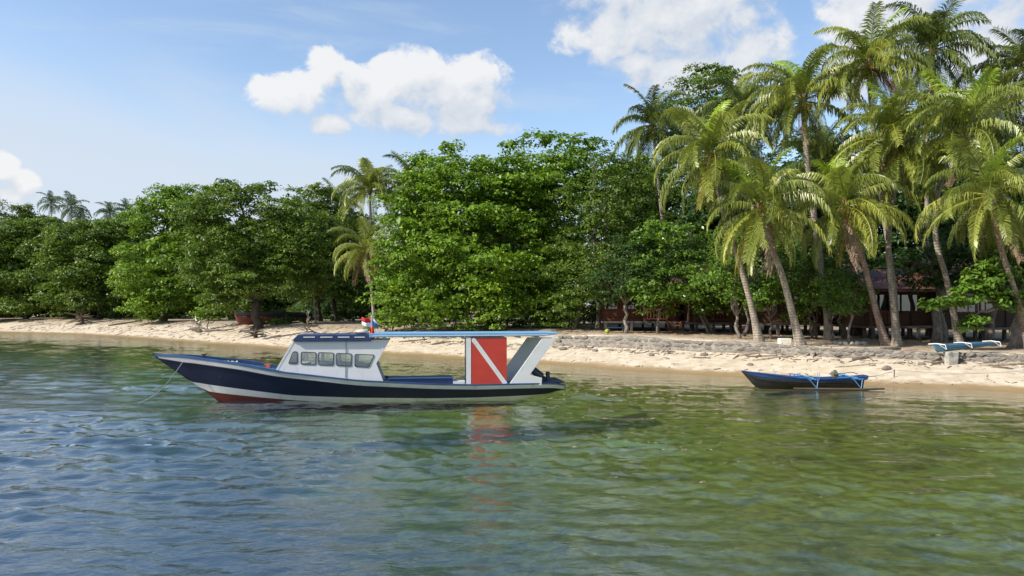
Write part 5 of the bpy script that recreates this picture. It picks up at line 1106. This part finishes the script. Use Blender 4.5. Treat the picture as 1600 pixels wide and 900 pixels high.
# foam block and canoe support
x, y, z = at(1226, 38.9); tag(MB().box((0, 0, 0), (0.62, 0.40, 0.30)).build('foam_block', M['styro'], None, bevel=0.04), 'white weathered foam block standing on the sea wall', 'block').location = (x, y, z + 0.14)
x, y, z = at(1486, 32.75); tag(MB().box((0, 0, 0), (0.40, 0.35, 0.56), taper=1.2).build('support_block', M['concrete'], None, bevel=0.03), 'squat concrete block under the blue canoe', 'block').location = (x, y, z + 0.24)
# ring of stones round the young tree
root = empty('stone_ring', at(1328, 39.0), 0, 'little ring of pale stones round the young tree on the wall', 'stones'); rng = random.Random(2)
ring_me = [lumpy(random.Random(50 + i), (0.13, 0.11, 0.09), M['concrete'], 'stone', 2, 0.15) for i in range(4)]
for i in range(15):
    a = i / 15 * 6.283; o = link_mesh('stone', ring_me[i % 4], root); rx, ry = 0.78 * math.cos(a), 0.42 * math.sin(a); o.location = (rx, ry, gz(root.location.x + rx, root.location.y + ry) - root.location.z + 0.06); o.rotation_euler = (0, 0, rng.uniform(0, 6))
# lounger with a lime bag by the first bungalow
x, y, z = at(962, 50.5); ch = empty('beach_lounger', (x, y, z), R(-12), 'dark beach lounger in the shade by the first bungalow', 'lounger')
MB().box((0, 0, 0.34), (1.25, 0.6, 0.06)).build('seat', M['navy_roof'], ch); MB().box((0.82, 0, 0.58), (0.75, 0.6, 0.06), Matrix.Rotation(R(-40), 3, 'Y')).build('backrest', M['navy_roof'], ch)
for sx_ in (-0.55, 0.5):
    for sy_ in (-0.26, 0.26): MB().box((sx_, sy_, 0.16), (0.05, 0.05, 0.33)).build('leg', M['post'], ch)
x, y, z = at(949, 49.8); o = tag(link_mesh('lime_bag', lumpy(random.Random(6), (0.15, 0.09, 0.14), M['lime'], 'lime_bag', 3, 0.16)), 'bright lime bag on the ground beside the dark lounger', 'bag'); o.location = (x, y, z + 0.14)
# mooring line from the small boat to the shore and two stakes
x, y, z = on_ground(1397, 590); st1 = tag(MB().tube([(0, 0, -0.25), (0.01, 0, 0.32)], 0.022, 6).build('stake', M['driftwood_dark']), 'short stake in the sand holding the small boat rope', 'stake'); st1.location = (x, y, z)
A = world_of(SF, sx, 0.0, top(sx) + 0.02); Bv = Vector((x, y, z + 0.30))
tag(MB().tube([A.lerp(Bv, t) + Vector((0, 0, -0.10 * math.sin(math.pi * t))) for t in np.linspace(0, 1, 10)], 0.010, 5).build('stern_rope', M['rope']), 'thin rope from the outrigger boat stern to the stake', 'rope')
e = on_ground(1600, 580); pts = [Bv.lerp(Vector(e), t) for t in np.linspace(0, 1, 16)]
pts = [Vector((p.x, p.y, max(p.z - 0.12 * math.sin(math.pi * t), gz(p.x, p.y) + 0.015))) for p, t in zip(pts, np.linspace(0, 1, 16))]
tag(MB().tube(pts, 0.010, 5).build('shore_rope', M['rope']), 'thin rope running along the sand from the stake to the right', 'rope')
# rocks
ROCKS = [(1172, 571, .12, 'small dark rock alone on the open sand left of the outrigger boat'), (930, 549, .14, 'small rock on the shaded sand under the dark dense tree'), (1018, 556, .13, 'small pale rock on the sand before the first bungalow'), (1385, 578, .17, 'dark rock on the sand behind the outrigger boat stern'), (1545, 567, .2, 'dark rock at the wall foot right of the canoe'), (880, 547, .2, 'rock lying at the foot of the huge tree on the sand'), (1440, 570, .12, 'small rock on the sand below the left end of the canoe'), (1100, 556, .16, 'flat rock at the wall foot before the second bungalow')]
for i, (u, v, r, lb) in enumerate(ROCKS):
    x, y, z = on_ground(u, v); o = tag(link_mesh('beach_rock', lumpy(random.Random(200 + i), (r * 1.3, r, r * 0.7), M['rock'], 'beach_rock', 2, 0.16)), lb, 'rock'); o.location = (x, y, z + r * 0.3)
# litter of sticks, husks and dry leaves along the tide lines: uncountable
def litter(name, label, n, seed, prange, sfun, mat, size, cat):
    rs = np.random.RandomState(seed); p = rs.uniform(*prange, n); s = sfun(rs, n, p); x, y = xy(p, q0(p) + s); z = ground_z(x, y)
    a = rs.uniform(0, 6.28, n); L = size * rs.lognormal(0, 0.6, n); w = np.minimum(L * 0.25, 0.05 + 0.1 * rs.rand(n)) * 0.6; h = w * 0.8
    V = np.empty((n, 8, 3)); k = 0
    for dz in (0, 1):
        for dx, dy in ((-1, -1), (1, -1), (1, 1), (-1, 1)):
            lx, ly = dx * L / 2 * (1 - 0.25 * dz), dy * w / 2 * (1 - 0.3 * dz); V[:, k, 0] = x + lx * np.cos(a) - ly * np.sin(a); V[:, k, 1] = y + lx * np.sin(a) + ly * np.cos(a)
            V[:, k, 2] = ground_z(V[:, k, 0], V[:, k, 1]) - 0.015 + dz * h; k += 1
    fq = np.array([(0, 3, 2, 1), (4, 5, 6, 7), (0, 1, 5, 4), (1, 2, 6, 5), (2, 3, 7, 6), (3, 0, 4, 7)])
    Q = (np.arange(n)[:, None, None] * 8 + fq[None]).reshape(-1, 4)
    return tag(link_mesh(name, np_mesh(name, V.reshape(-1, 3), Q, mat)), label, cat, kind='stuff')
litter('beach_litter', 'dark sticks and husks strewn along the upper tide line', 900, 1, (-8, 42), lambda rs, n, p: 3.9 + rs.normal(0, 0.35, n), M['driftwood_dark'], 0.22, 'litter')
litter('beach_litter', 'pale sticks and rubble strewn over the dry sand', 700, 2, (-8, 60), lambda rs, n, p: rs.uniform(1.5, 4.3, n), M['driftwood'], 0.13, 'litter')
litter('seaweed_line', 'thin dark line of seaweed scraps near the water edge', 1800, 3, (-8, 130), lambda rs, n, p: 1.05 + 0.25 * np.sin(p * 0.6) + rs.normal(0, 0.16, n), M['driftwood_dark'], 0.10, 'seaweed')
litter('beach_litter', 'brown branches and debris below the trees of the left beach', 1000, 4, (42, 130), lambda rs, n, p: rs.uniform(1.5, 9.5, n) ** 1.0, M['driftwood_dark'], 0.34, 'litter')
litter('beach_litter', 'grey bleached branches scattered along the left beach', 500, 8, (44, 130), lambda rs, n, p: rs.uniform(2.0, 8.5, n), M['driftwood'], 0.5, 'litter')
litter('leaf_litter', 'dry fallen leaves and husks on the ground behind the wall', 2200, 5, (-8, 30), lambda rs, n, p: rs.uniform(5.3, 16, n), M['frond_dead'], 0.16, 'leaf litter')
print('LEAVES', LEAVES[0])
